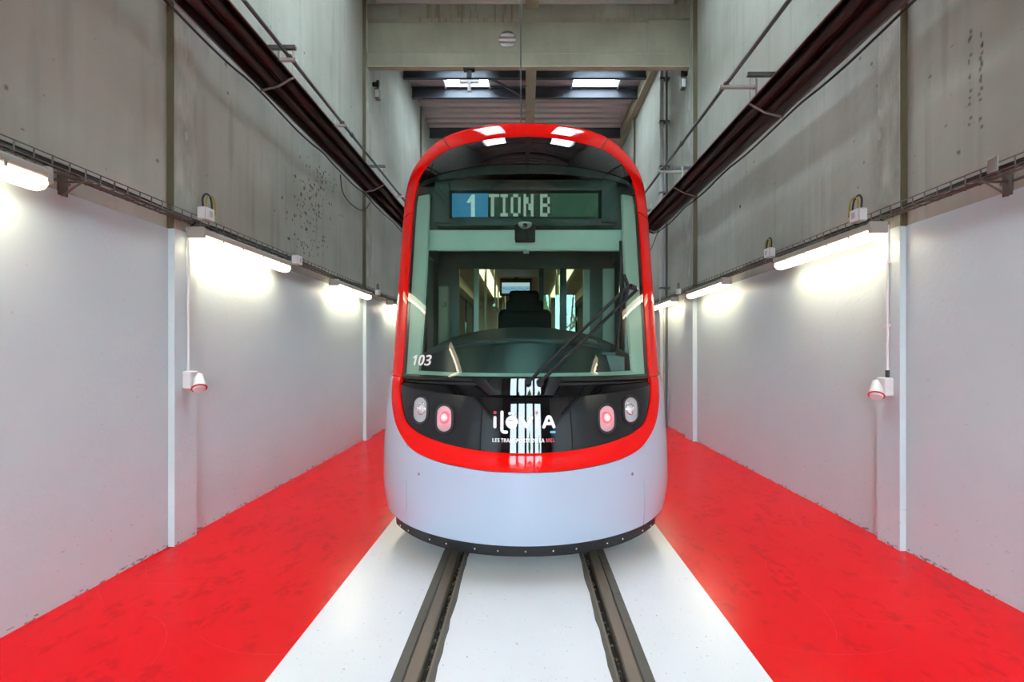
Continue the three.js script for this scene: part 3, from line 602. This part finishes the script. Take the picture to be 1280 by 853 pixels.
// black visor over the windscreen
const visorY = x => Math.min(3.137, inY(x) - 0.004);
part('visor', sheet((u, v) => { const x = (u * 2 - 1) * 0.985, y0 = visorY(x), y1 = inY(x) + 0.004; return [x, y0 + (Math.max(y1, y0 + 0.004) - y0) * v]; }, 60, 10, -0.002, 0.02), M.visor, tram);
// windscreen and its dark printed border
const glassTop = x => Math.min(3.128, 3.128 - 0.9 * Math.max(0, Math.abs(x) - 0.94));
const sideX = y => 1.03;
part('windscreen', sheet((u, v) => { const x = (u * 2 - 1) * 1.028, y0 = 1.385; return [x, y0 + (glassTop(x) - y0) * v]; }, 60, 40, -0.004, 0), M.glass, tram);
const wsTop = x => 3.045 + 0.035 * Math.min(1, (Math.abs(x) / 0.8) ** 2) - 2.2 * Math.max(0, Math.abs(x) - 0.93) ** 1.3;
part('glass_border', sheet((u, v) => { const x = (u * 2 - 1) * 1.03; return [x, wsTop(x) + (glassTop(x) + 0.004 - wsTop(x)) * v]; }, 60, 3, -0.008, 0.004), M.black, tram);
for (const s of [-1, 1]) part('glass_border', sheet((u, v) => [s * (1.018 + 0.014 * u), 1.372 + v * 1.66], 2, 30, -0.008, 0.004), M.black, tram);
part('glass_border', sheet((u, v) => [(u * 2 - 1) * 1.03, 1.366 + v * 0.034], 50, 2, -0.008, 0.004), M.black, tram);
// pale inner trim following the glass edge
for (const s of [-1, 1]) part('pillar_trim', sheet((u, v) => { const y = 1.40 + v * 1.62; return [s * (1.02 - (0.095 + 0.02 * Math.sin(v * 3)) * u), y]; }, 8, 30, (u) => -0.03 - 0.035 * u, 0.02), M.cabPale, tram);
part('sill_trim', sheet((u, v) => [(u * 2 - 1) * 0.99, 1.398 + v * 0.042], 50, 3, (u, v) => -0.03 - 0.05 * v, 0.015), M.cabPale, tram);
// black lower nose: sloped cowl above, glossy panel below, split by a ledge
const ledgeY = x => 1.246 + 0.062 * Math.min(1.1, (Math.abs(x) / 1.0) ** 2);
part('cowl', sheet((u, v) => { const x = (u * 2 - 1) * 1.03; const y0 = ledgeY(x); return [x, y0 + (1.366 - y0) * v]; }, 60, 8, (u, v) => 0.004 - 0.045 * v, 0.02), M.tramBlack, tram);
part('lamp_panel', sheet((u, v) => { const x = (u * 2 - 1) * 1.02, y0 = Math.min(lowInY(x) - 0.006, ledgeY(x) - 0.01), y1 = ledgeY(x) - 0.003; return [x, y0 + (y1 - y0) * v]; }, 64, 20, -0.002, 0.02), M.tramBlack, tram);
{ // raised wiper cowl in the middle
  const L = v => -0.262 - 0.138 * v, R = v => 0.20 + 0.07 * v;
  part('wiper_cowl', sheet((u, v) => [L(v) + (R(v) - L(v)) * u, 1.262 + 0.112 * v], 24, 8, (u, v) => 0.012 + 0.034 * Math.min(1, Math.min(u, 1 - u) * 9) * (0.45 + 0.55 * v), 0.05), M.tramBlack, tram);
}
// red lower band
part('lower_band', sheet(loft(lowOutC, lowInC), 90, 8, (u, v) => 0.004 + 0.008 * Math.sqrt(Math.max(0, Math.sin(Math.PI * (0.05 + 0.9 * v)))), 0.03), M.tramRed, tram);
// white skirt: middle panel and two corner panels
const skirtY = x => 0.202 + 0.03 * (x / 1.03) ** 2;
part('skirt_panel', sheet((u, v) => { const x = (u * 2 - 1) * 0.915, y1 = lowOutY(x) - 0.007; return [x, skirtY(x) + (y1 - skirtY(x)) * v]; }, 50, 20, 0.002, 0.03), M.tramWhite, tram);
for (const s of [-1, 1]) {
  const A = spline([[0.922, 0.226], [0.922, 0.5], [0.925, 0.855], [1.052, 0.985], [1.128, 1.17], [1.148, 1.366]]), B = spline([[1.16, 0.255], [1.268, 0.5], [1.266, 0.75], [1.265, 0.95], [1.258, 1.15], [1.25, 1.375]]);
  part('corner_panel', sheet((u, v) => { const [x, y] = loft(A, B)(u, v); return [s * x, y]; }, 40, 16, 0.002, 0.03), M.tramWhite, tram);
  const [p, n] = skin(s * 0.8, 0.66, 0.004); const b = new THREE.CylinderGeometry(0.011, 0.011, 0.006, 14); b.rotateX(Math.PI / 2); const m = part('bolt', b, M.chrome, tram); m.position.copy(p); m.lookAt(p.clone().add(n));
}
// rubber apron with rivets
const apTop = x => skirtY(x) - 0.004, apBot = x => 0.107 + 0.05 * (x / 1.06) ** 4;
part('apron', sheet((u, v) => { const x = (u * 2 - 1) * 1.075; return [x, apBot(x) + (apTop(x) - apBot(x)) * v]; }, 60, 6, -0.012, 0.03), M.rubber, tram);
for (const x of [-1.02, -0.93, -0.73, -0.59, -0.37, -0.2, 0, 0.2, 0.37, 0.61, 0.74, 0.93, 1.02]) { const [p] = skin(x, apTop(x) - 0.045 - 0.01 * Math.abs(x), -0.011); const g = new THREE.SphereGeometry(0.009, 10, 8); const m = part('rivet', g, M.chrome, tram); m.position.copy(p); }
// lamps
function capsule(x0, y0, hw, hh, off, mat, name, parent, lean = 0) {
  const f = (u, v) => { const a = u * Math.PI * 2, c = Math.cos(a), s = Math.sin(a), st = hh - hw; return [x0 + hw * c * v, y0 + (hw * s + Math.sign(s) * st * Math.min(1, Math.abs(s) * 3)) * v]; };
  return part(name, sheet(f, 36, 8, off, 0), mat, parent);
}
const lensWhite = phy({ color: lin(0.52, 0.56, 0.60), roughness: 0.15, clearcoat: 1, metalness: 0.2 }), lensPink = phy({ color: lin(0.60, 0.45, 0.50), roughness: 0.15, clearcoat: 1, metalness: 0.2 });
const bulbRed = std({ color: lin(0.9, 0.1, 0.1), emissive: lin(1, 0.025, 0.045), emissiveIntensity: 3.0, roughness: 0.3 }), bulbCore = std({ color: lin(0.9, 0.5, 0.5), emissive: lin(1, 0.3, 0.3), emissiveIntensity: 0.9, roughness: 0.3 });
const ring = std({ color: lin(0.012, 0.012, 0.014), roughness: 0.3 });
for (const s of [-1, 1]) {
  for (const [x, y, red] of [[0.81, 1.133, 0], [0.603, 1.083, 1]]) {
    const bz = capsule(s * x, y, 0.078, 0.112, 0.002, ring, red ? 'tail_lamp' : 'head_lamp', tram);
    capsule(s * x, y, 0.058, 0.092, 0.004, red ? lensPink : lensWhite, 'lens_cover', bz);
    const [p, n] = skin(s * (x - (red ? 0.004 : 0.012)), y + 0.008, 0.004);
    const dome = (r, h) => { const g = new THREE.SphereGeometry(r, 24, 10, 0, Math.PI * 2, 0, Math.PI / 2); g.rotateX(Math.PI / 2); g.scale(1, 1, h); return g; };
    if (red) {
      const m = part('red_lamp', dome(0.045, 0.25), bulbRed, bz); m.position.copy(p); m.lookAt(p.clone().add(n));
      const c = part('lamp_core', dome(0.03, 0.3), bulbCore, bz); c.position.copy(p.clone().addScaledVector(n, 0.006)); c.lookAt(p.clone().add(n.clone().multiplyScalar(2)));
      const L = new THREE.PointLight(lin(1, 0.05, 0.06), 0.03); L.position.copy(p.clone().addScaledVector(n, 0.03)); L.castShadow = true; tram.add(L);
    } else {
      const tq = part('reflector_ring', new THREE.TorusGeometry(0.04, 0.008, 10, 28), M.chrome, bz); tq.position.copy(p); tq.lookAt(p.clone().add(n));
      const m = part('headlight_glass', dome(0.036, 0.5), phy({ color: lin(0.62, 0.7, 0.76), roughness: 0.2, metalness: 0.15, clearcoat: 1 }), bz); m.position.copy(p); m.lookAt(p.clone().add(n));
      const c = part('bulb', dome(0.014, 0.9), M.whitePlastic, bz); c.position.copy(p.clone().addScaledVector(n, 0.012)); c.lookAt(p.clone().add(n.clone().multiplyScalar(2)));
    }
  }
}
// lettering
function print(w, h, draw) { const c = document.createElement('canvas'); c.width = w; c.height = h; const x = c.getContext('2d'); x.clearRect(0, 0, w, h); draw(x, w, h); const t = new THREE.CanvasTexture(c); t.colorSpace = THREE.SRGBColorSpace; t.magFilter = THREE.LinearFilter; return t; }
// letters are thin plates laid on the skin; logo units are 1/1024 of its width
const LX = u => -0.245 + 0.468 * u / 1024, LY = v => 1.175 - 0.29 * v / 640;
const inkWhite = phy({ color: lin(0.93, 0.93, 0.93), roughness: 0.4, clearcoat: 0.6, clearcoatRoughness: 0.05 }), inkRed = phy({ color: lin(0.80, 0.035, 0.075), roughness: 0.4, clearcoat: 0.6 }), inkBlue = phy({ color: lin(0.115, 0.46, 0.71), roughness: 0.4, clearcoat: 0.6 });
const LK = 0.468 / 1024 / (0.29 / 640);
function stroke(pts, w) {                                     // round-ended stroke through the points
  const gs = [], put = (poly) => { const g = new THREE.ShapeGeometry(new THREE.Shape(poly.map(p => new THREE.Vector2(p[0], p[1])))); gs.push(g); };
  for (let i = 0; i < pts.length; i++) {
    const disc = []; for (let k = 0; k < 18; k++) disc.push([pts[i][0] + w / 2 * Math.cos(k / 18 * 6.2832), pts[i][1] + w / 2 * Math.sin(k / 18 * 6.2832)]); put(disc);
    if (i) { const [ax, ay] = pts[i - 1], [bx, by] = pts[i], l = Math.hypot(bx - ax, by - ay), nx = -(by - ay) / l * w / 2, ny = (bx - ax) / l * w / 2; put([[ax + nx, ay + ny], [bx + nx, by + ny], [bx - nx, by - ny], [ax - nx, ay - ny]]); }
  }
  return gs;
}
function onSkin(g, fx, fy, off, flip = false) { const p = g.attributes.position, n = g.attributes.normal; for (let i = 0; i < p.count; i++) { const [q, m] = skin(fx(p.getX(i), p.getY(i)), fy(p.getY(i)), off); p.setXYZ(i, q.x, q.y, q.z); if (n) n.setXYZ(i, m.x, m.y, m.z); } if (flip) { const q = g.index.array; for (let i = 0; i < q.length; i += 3) [q[i], q[i + 1]] = [q[i + 1], q[i]]; } return g; }
const arcPts = (cx, cy, r, a0, a1, n = 26) => Array.from({ length: n + 1 }, (_, i) => { const a = a0 + (a1 - a0) * i / n; return [cx + r * Math.cos(a), cy + r * Math.sin(a)]; });
const letters = [
  ['letter', inkWhite, [[[55, 150], [55, 290]]]], ['letter_dot', inkRed, [[[55, 72], [55.1, 72]]]],
  ['letter', inkWhite, [[[165, 65], [165, 320], ...arcPts(205, 330, 40, Math.PI, Math.PI / 2, 8), [238, 370]]]],
  ['letter', inkWhite, [arcPts(320, 218, 74, 0.75, 2 * Math.PI), [[250, 222], [394, 222]]]], ['letter_dot', inkWhite, [[[288, 85], [288.1, 85]]]], ['letter_dot', inkWhite, [[[352, 85], [352.1, 85]]]],
  ['letter', inkWhite, [[[470, 150], [550, 285], [630, 150]]]], ['letter', inkWhite, [[[712, 150], [712, 290]]]], ['letter_dot', inkRed, [[[712, 72], [712.1, 72]]]],
  ['letter', inkWhite, [[[820, 290], [872, 160], ...arcPts(900, 165, 28, Math.PI * 1.1, Math.PI * 1.9, 8), [928, 160], [980, 290]], [[850, 240], [950, 240]]]],
];
for (const [n, m, strokes] of letters) part(n, strokes.flatMap(q => stroke(q, 50)).map(g => onSkin(g, x => LX(x), LY, 0.0012, true)), m, tram);
part('logo_dash', stroke([[935, 372], [990, 372]], 36).map(g => onSkin(g, x => LX(x), LY, 0.0012, true)), inkBlue, tram);
const font = await new FontLoader().loadAsync('fonts/droid/droid_sans_bold.typeface.json');
function plate(text, size) { const g = new THREE.ShapeGeometry(font.generateShapes(text, size), 6); g.computeBoundingBox(); return g; }
{
  const whole = 'LES TRANSPORTS DE LA MEL', size = 0.0265, all = plate(whole, size).boundingBox, k = 0.445 / (all.max.x - all.min.x), start = plate(whole.slice(0, -3) + 'M', size).boundingBox.max.x - (plate('M', size).boundingBox.max.x - plate('M', size).boundingBox.min.x);
  const fx = o => x => -0.236 + (x + o) * k, fy = y => 0.937 + y;
  part('slogan', onSkin(plate(whole.slice(0, -4), size), fx(-all.min.x), fy, 0.0012), inkWhite, tram);
  const mel = plate('MEL', size); part('slogan', onSkin(mel, fx(start - all.min.x - mel.boundingBox.min.x), fy, 0.0012), inkRed, tram);
  const nb = plate('103', 0.083), w = nb.boundingBox.max.x - nb.boundingBox.min.x; // slanted figures
  part('fleet_number', onSkin(nb, (x, y) => -0.932 + (x - nb.boundingBox.min.x) * 0.185 / w + y * 0.22, y => 1.472 + y, 0.0012), inkWhite, tram);
}

// wiper
{
  const at = (x, y, o) => skin(x, y, o)[0];
  const w = part('wiper_arm', [rod(at(0.018, 1.345, 0.06), at(0.774, 2.085, 0.075), 0.013, 10), rod(at(0.10, 1.345, 0.06), at(0.862, 2.075, 0.075), 0.013, 10)], M.black, tram);
  for (const x of [0.018, 0.10]) part('pivot', rod(at(x, 1.335, 0.02), at(x, 1.345, 0.085), 0.024, 14), M.black, w);
  part('joint', [rod(at(0.774, 2.085, 0.075), at(0.862, 2.075, 0.075), 0.011, 8), rod(at(0.80, 2.10, 0.08), at(0.86, 2.1, 0.06), 0.018, 8)], M.black, w);
  part('joint_screw', new THREE.SphereGeometry(0.012, 10, 8).translate(...at(0.866, 2.082, 0.08).toArray()), M.chrome, w);
  const bp = []; for (let k = 0; k <= 10; k++) { const f = k / 10, y = 2.50 - f * 0.92; bp.push(at(0.782 + (0.694 - 0.782) * f + 0.012 * Math.sin(f * 3.1), y, 0.022 + 0.012 * Math.sin(f * 3.14))); }
  part('blade', [tube(bp, 0.013, 30, 8), tube(bp.map(p => p.clone().add(V(0, 0, -0.012))), 0.007, 30, 6)], M.black, w);
  part('blade_holder', tube([at(0.78, 2.2, 0.04), at(0.79, 2.1, 0.06), at(0.775, 1.98, 0.04)], 0.016, 12, 8), M.black, w);
}

// body behind the nose: sides, roof, underframe
const TAIL = 19.5, zSide = y => -(nose(y) + 1.15 * (1 - Math.sqrt(1 - TMAX * TMAX)) - 0.01);
function sidePlate(s, y0, y1, z1, xf, ny, mat, name) {
  const pos = [], idx = [];
  for (let j = 0; j <= ny; j++) { const y = y0 + (y1 - y0) * j / ny, x = s * xf(y); for (const [dx, z] of [[0, zSide(y)], [0, z1], [-0.03 * s, z1], [-0.03 * s, zSide(y)]]) pos.push(x + dx, y, z); }
  for (let j = 0; j < ny; j++) for (let k = 0; k < 4; k++) { const a = j * 4 + k, b = j * 4 + (k + 1) % 4, c = a + 4, d = b + 4; idx.push(...(s > 0 ? [a, b, d, a, d, c] : [a, d, b, a, c, d])); }
  const g = new THREE.BufferGeometry(); g.setAttribute('position', new THREE.Float32BufferAttribute(pos, 3)); g.setIndex(idx); const q = g.toNonIndexed(); q.computeVertexNormals(); part(name, q, mat, tram);
}
for (const s of [-1, 1]) {
  sidePlate(s, 0.27, 1.375, -TAIL, y => TMAX * half(y), 14, M.tramWhite, 'side_panel');
  // window band with real openings
  const sh = new THREE.Shape(), ys = []; for (let k = 0; k <= 12; k++) ys.push(1.375 + k * (2.86 - 1.375) / 12);
  ys.forEach((y, i) => i ? sh.lineTo(-zSide(y), y) : sh.moveTo(-zSide(y), y)); sh.lineTo(TAIL, 2.86); sh.lineTo(TAIL, 1.375);
  const wins = [[5.0, 5.75], [6.3, 7.9], [8.05, 9.65], [10.2, 11.4], [12.2, 13.8], [13.95, 15.5], [16, 17.6], [17.8, 19.2]];
  for (const [a, b] of wins) { const h = new THREE.Path(); h.moveTo(a, 1.5); h.lineTo(a, 2.72); h.lineTo(b, 2.72); h.lineTo(b, 1.5); sh.holes.push(h); }
  const g = new THREE.ExtrudeGeometry(sh, { depth: 0.035, bevelEnabled: false }); g.rotateY(Math.PI / 2); g.translate(s > 0 ? 1.186 : -1.2214, 0, 0);
  const wb = part('window_band', g, M.tramBlack, tram);
  for (const [a, b] of wins) part('side_window', box(s * 1.2, s * 1.2001, 1.5, 2.72, -a, -b), M.sideGlass, wb);
}
{ // roof: the outer frame line swept to the tail
  const n = 60, pos = [], idx = [];
  for (let i = 0; i <= n; i++) { const u = 3 / 22 + (16 / 22) * i / n, [x, y] = outC(u), d = depthAt(x, y) + 0.01; pos.push(x, y, -d, x, y, -TAIL, x * 0.96, y - 0.05, -TAIL, x * 0.96, y - 0.05, -d - 0.02); }
  for (let i = 0; i < n; i++) for (let k = 0; k < 4; k++) { const a = i * 4 + k, b = i * 4 + (k + 1) % 4, c = a + 4, d = b + 4; idx.push(a, d, b, a, c, d); }
  const g = new THREE.BufferGeometry(); g.setAttribute('position', new THREE.Float32BufferAttribute(pos, 3)); g.setIndex(idx); const q = g.toNonIndexed(); q.computeVertexNormals(); part('roof_shell', q, M.greyPlastic, tram);
}
part('tail_wall', box(-1.2, 1.2, 0.3, 3.4, -TAIL + 0.02, -TAIL - 0.02), M.black, tram);
part('underframe', box(-1.08, 1.08, 0.2, 0.36, -4.35, -TAIL), M.black, tram);
for (const d of [6.4, 8.1, 15.2, 16.9]) for (const x of [-0.553, 0.53]) { const g = new THREE.CylinderGeometry(0.275, 0.275, 0.07, 32); g.rotateZ(Math.PI / 2); g.translate(x, 0.278, -d); part('wheel', g, M.railSide, tram); }

// cab
part('cab_floor', box(-1.15, 1.15, 0.62, 0.7, -4.3, -6.0), M.cabGrey, tram);
for (const s of [-1, 1]) part('cab_wall', box(s * 1.10, s * 1.17, 0.7, 1.5, -4.5, -6), M.cabGrey, tram);
part('cab_ceiling', box(-1.04, 1.04, 3.1, 3.13, -4.55, -6.05), M.cabGrey, tram);
for (const s of [-1, 1]) part('cab_wall', box(s * 1.08, s * 1.17, 2.66, 3.12, -4.85, -6), M.cabGrey, tram);
part('cab_wall', box(-1.17, -1.10, 1.45, 2.7, -5.72, -6), M.cabGrey, tram);
{ // dashboard: curved binnacle
  const n = 40, arc = k => { const f = k / n * 2 - 1; return [f * 0.95, Math.sqrt(Math.max(0, 1 - (f * 0.93) ** 2))]; };
  const build = (prof) => { const pos = [], idx = []; const m = prof(0, 1).length; for (let k = 0; k <= n; k++) { const [x, c] = arc(k); for (const [y, d] of prof(x, c)) pos.push(x, y, -d); } for (let k = 0; k < n; k++) for (let j = 0; j < m - 1; j++) { const a = k * m + j, b = a + 1, c = a + m, d = c + 1; idx.push(a, b, d, a, d, c); } const g = new THREE.BufferGeometry(); g.setAttribute('position', new THREE.Float32BufferAttribute(pos, 3)); g.setIndex(idx); const q = g.toNonIndexed(); q.computeVertexNormals(); return q; };
  const front = (x) => depthAt(x, 1.5) + 0.22;
  part('dashboard', build((x, c) => { const d = front(x), h = (c - 0.37) / 0.63; return [[1.50 + 0.15 * h, d], [1.515 + 0.155 * h, d - 0.006], [1.525 + 0.16 * h, d + 0.01], [1.56 + 0.235 * h, d + 0.42], [1.50 + 0.235 * h, d + 0.46], [1.0, d + 0.46]]; }), M.dash, tram);
  part('dashboard_fascia', build((x, c) => { const d = front(x) + 0.02, h = (c - 0.37) / 0.63; return [[1.30, d - 0.05], [1.51 + 0.15 * h, d + 0.01]]; }), M.dashLow, tram);
  part('console', [prism([[0.47, 1.42], [0.86, 1.42], [0.86, 1.53], [0.70, 1.56], [0.62, 1.67], [0.545, 1.69], [0.47, 1.57]].map(([x, y]) => [x - 0.05, y]), -3.95, -4.15, 0.01), rbox(0.38, 0.74, 1.555, 1.575, -3.93, -4.16, 0.006)], M.consoleGrey, tram);
}
part('driver_seat', [rbox(-0.185, 0.15, 2.1, 2.27, -5.36, -5.46, 0.04), rbox(-0.31, 0.29, 1.3, 2.06, -5.34, -5.5, 0.07), rbox(-0.22, 0.2, 1.98, 2.16, -5.36, -5.47, 0.04), rbox(-0.28, 0.26, 1.1, 1.3, -4.95, -5.5, 0.05), rod(V(0, 0.7, -5.25), V(0, 1.15, -5.25), 0.08, 12)], M.seat, tram);
// header: blind housing, destination display, dome camera
part('blind_housing', rbox(-0.885, 0.885, 2.505, 2.685, -4.34, -4.44, 0.01), M.cabPale, tram);
part('blind_bar', [rod(V(-0.885, 2.5, -4.335), V(0.885, 2.5, -4.335), 0.008), rbox(-0.02, 0.03, 2.465, 2.5, -4.32, -4.35, 0.006)], M.cabPale, tram);
part('display_case', [box(-0.95, 0.95, 2.69, 3.1, -4.42, -4.5), box(-0.78, 0.78, 2.7, 2.755, -4.24, -4.46), box(-0.80, 0.80, 3.01, 3.1, -4.24, -4.46), box(-0.8, -0.67, 2.72, 3.05, -4.22, -4.46), box(0.67, 0.8, 2.72, 3.05, -4.22, -4.46)], M.cabDark, tram);
{
  const glyph = { T: ['11111', '00100', '00100', '00100', '00100', '00100', '00100'], I: ['111', '010', '010', '010', '010', '010', '111'], O: ['0110', '1001', '1001', '1001', '1001', '1001', '0110'], N: ['1001', '1101', '1101', '1011', '1011', '1001', '1001'], B: ['1110', '1001', '1001', '1110', '1001', '1001', '1110'] };
  const W = 1024, H = 160, t = print(W, H, (x) => {
    x.fillStyle = '#0c2410'; x.fillRect(0, 0, W, H); x.fillStyle = '#16401a'; x.fillRect(700, 0, 324, H);
    x.fillStyle = '#2f86b8'; x.fillRect(0, 0, 252, H);
    x.fillStyle = '#d8eef2'; x.beginPath(); x.moveTo(100, 62); x.lineTo(138, 8); x.lineTo(160, 8); x.lineTo(160, 158); x.lineTo(134, 158); x.lineTo(134, 56); x.lineTo(122, 66); x.closePath(); x.fill();
    x.fillStyle = '#b9c4b4'; const H2 = 150, px = 17, py = H2 / 7;
    const put = (ch, x0) => glyph[ch].forEach((row, j) => [...row].forEach((b, i) => { if (b === '1') x.fillRect(x0 + i * px, 5 + j * py, px + 0.5, py + 0.5); }));
    // the first letter has half scrolled behind the line number
    glyph.T.forEach((row, j) => [...row].slice(1).forEach((b, i) => { if (b === '1') x.fillRect(256 + i * px, 5 + j * py, px + 6, py); }));
    put('I', 340); put('O', 412); put('N', 502); put('B', 618);
    x.fillStyle = 'rgba(0,0,0,0.4)'; for (let k = 0; k < W; k += 6) x.fillRect(k, 0, 1.6, H); for (let k = 0; k < H; k += 6) x.fillRect(0, k, W, 1.6);
  });
  part('destination_display', new THREE.PlaneGeometry(1.3, 0.212).translate(-0.005, 2.885, -4.27), std({ color: 0x050505, emissive: 0xffffff, emissiveMap: t, emissiveIntensity: 1.25, roughness: 0.4 }), tram);
  const L = new THREE.RectAreaLight(lin(0.35, 0.6, 0.6), 0.25, 1.3, 0.2); L.position.set(-0.005, 2.885, -4.26); L.rotation.y = Math.PI; L.castShadow = true; tram.add(L);
}
const dc = part('camera_mount', rbox(-0.095, 0.085, 2.565, 2.70, -4.2, -4.33, 0.01), M.black, tram);
part('dome_camera', new THREE.SphereGeometry(0.055, 20, 12, 0, Math.PI * 2, Math.PI / 2, Math.PI / 2).scale(1.1, 0.9, 1).translate(-0.005, 2.705, -4.2), M.whitePlastic, dc);
part('camera_lens', new THREE.SphereGeometry(0.02, 14, 10).translate(-0.005, 2.675, -4.155), M.black, dc);
// side consoles and pale lining to the right
part('cab_lining', [box(0.86, 0.98, 0.9, 2.5, -5.3, -5.36), box(0.72, 0.8, 0.9, 2.6, -5.98, -6.04)], M.cabPale, tram);
part('cab_lining', [rbox(-1.02, -0.9, 1.2, 2.35, -5.6, -5.7, 0.02), rbox(-0.98, -0.93, 2.1, 2.16, -5.55, -5.62, 0.01)], M.saloonWall, tram);
// partition with glass behind the driver
{
  const d = -6.0, w = part('partition', [box(-1.17, 1.17, 2.62, 3.15, d, d - 0.05), box(-1.17, -0.83, 0.7, 2.62, d, d - 0.05), box(0.8, 1.17, 0.7, 2.62, d, d - 0.05), box(-0.83, -0.64, 0.7, 1.7, d, d - 0.05), box(-0.59, 0.8, 0.7, 1.3, d, d - 0.05)], M.cabGrey, tram);
  part('door_post', box(-0.645, -0.585, 0.7, 2.62, d + 0.02, d - 0.06), M.cabPale, w);
  part('door_post', box(0.43, 0.51, 0.7, 2.62, d + 0.02, d - 0.06), M.dash, w);
  part('door_post', box(0.165, 0.225, 0.7, 2.62, d + 0.02, d - 0.06), M.dash, w);
  for (const [a, b, y] of [[-0.83, -0.645, 1.7], [0.225, 0.43, 1.3], [0.51, 0.8, 1.3]]) part('partition_glass', box(a, b, y, 2.62, d - 0.02, d - 0.0201), M.clearGlass, w);
}
// saloon behind: ceiling, lights, screen, seats, poles
part('saloon_ceiling', [box(-1.15, 1.15, 2.76, 2.8, -6.1, -TAIL), box(-1.16, -1.02, 2.6, 2.78, -6.1, -TAIL), box(1.02, 1.16, 2.6, 2.78, -6.1, -TAIL)], M.cream, tram);
part('saloon_floor', box(-1.18, 1.18, 0.36, 0.42, -4.4, -TAIL), M.saloonFloor, tram);
for (const s of [-1, 1]) part('saloon_lining', box(s * 1.14, s * 1.17, 0.42, 1.5, -6.1, -TAIL), M.saloonWall, tram);
for (const s of [-1, 1]) for (const [a, b] of [[6.4, 10.2], [11.6, 15.6], [15.9, 19]]) {
  part('ceiling_light', rbox(s * 0.52, s * 0.68, 2.735, 2.765, -a, -b, 0.008), M.strip, tram);
  const L = new THREE.RectAreaLight(lin(1, 0.82, 0.52), 7.0, 0.14, b - a); L.rotation.x = -Math.PI / 2; L.position.set(s * 0.6, 2.73, -(a + b) / 2); L.castShadow = true; tram.add(L);
  part('grab_rail', [rod(V(s * 0.42, 2.2, -a), V(s * 0.42, 2.2, -b), 0.017), rod(V(s * 0.42, 2.2, -a - 0.2), V(s * 0.42, 2.76, -a - 0.2), 0.014), rod(V(s * 0.42, 2.2, -b + 0.2), V(s * 0.42, 2.76, -b + 0.2), 0.014)], M.steel, tram);
}
{
  const sc = part('info_screen', [rbox(-0.41, 0.1, 2.47, 2.74, -7.6, -7.66, 0.012), rod(V(-0.15, 2.74, -7.63), V(-0.15, 2.78, -7.63), 0.03)], M.black, tram);
  const t = print(256, 96, (x) => { x.fillStyle = '#a9cdf0'; x.fillRect(0, 0, 256, 96); x.fillStyle = '#e9f3fb'; x.fillRect(0, 0, 256, 34); x.fillStyle = '#4b6f9a'; for (let k = 0; k < 10; k++) x.fillRect(12 + k * 24, 46 + (k % 3) * 8, 16, 6); });
  part('screen_picture', new THREE.PlaneGeometry(0.44, 0.17).translate(-0.155, 2.59, -7.595), std({ color: 0x050505, emissive: 0xffffff, emissiveMap: t, emissiveIntensity: 0.9, roughness: 0.3 }), sc);
  // articulation ring
  const gr = new THREE.Shape(); gr.moveTo(-1.16, 0.42); gr.lineTo(1.16, 0.42); gr.lineTo(1.16, 2.78); gr.lineTo(-1.16, 2.78);
  const h = new THREE.Path(); h.moveTo(-0.8, 0.43); h.lineTo(-0.8, 1.7); h.quadraticCurveTo(-0.78, 2.25, 0, 2.3); h.quadraticCurveTo(0.78, 2.25, 0.8, 1.7); h.lineTo(0.8, 0.43); gr.holes.push(h);
  const g = new THREE.ExtrudeGeometry(gr, { depth: 0.5, bevelEnabled: false }); g.translate(0, 0, -11.6); part('gangway_ring', g, M.saloonWall, tram);
  for (const s of [-1, 1]) for (const d of [7.0, 8.0, 9.0, 12.6, 13.6, 14.6, 16.6, 17.6]) part('passenger_seat', [rbox(s * 0.62, s * 1.08, 0.82, 0.9, -d, -d - 0.45, 0.03), rbox(s * 0.62, s * 1.08, 0.85, 1.55, -d - 0.4, -d - 0.5, 0.04), box(s * 0.7, s * 1.0, 0.42, 0.84, -d - 0.1, -d - 0.4)], M.seat, tram);
  for (const [x, d] of [[-0.55, 6.6], [-0.5, 8.7], [0.5, 7.4], [0.5, 9.9], [-0.5, 10.6]]) part('pole', rod(V(x, 0.42, -d), V(x, 2.78, -d), 0.018, 10), M.steel, tram);
}
finish(tram);
renderer.render(scene, camera);
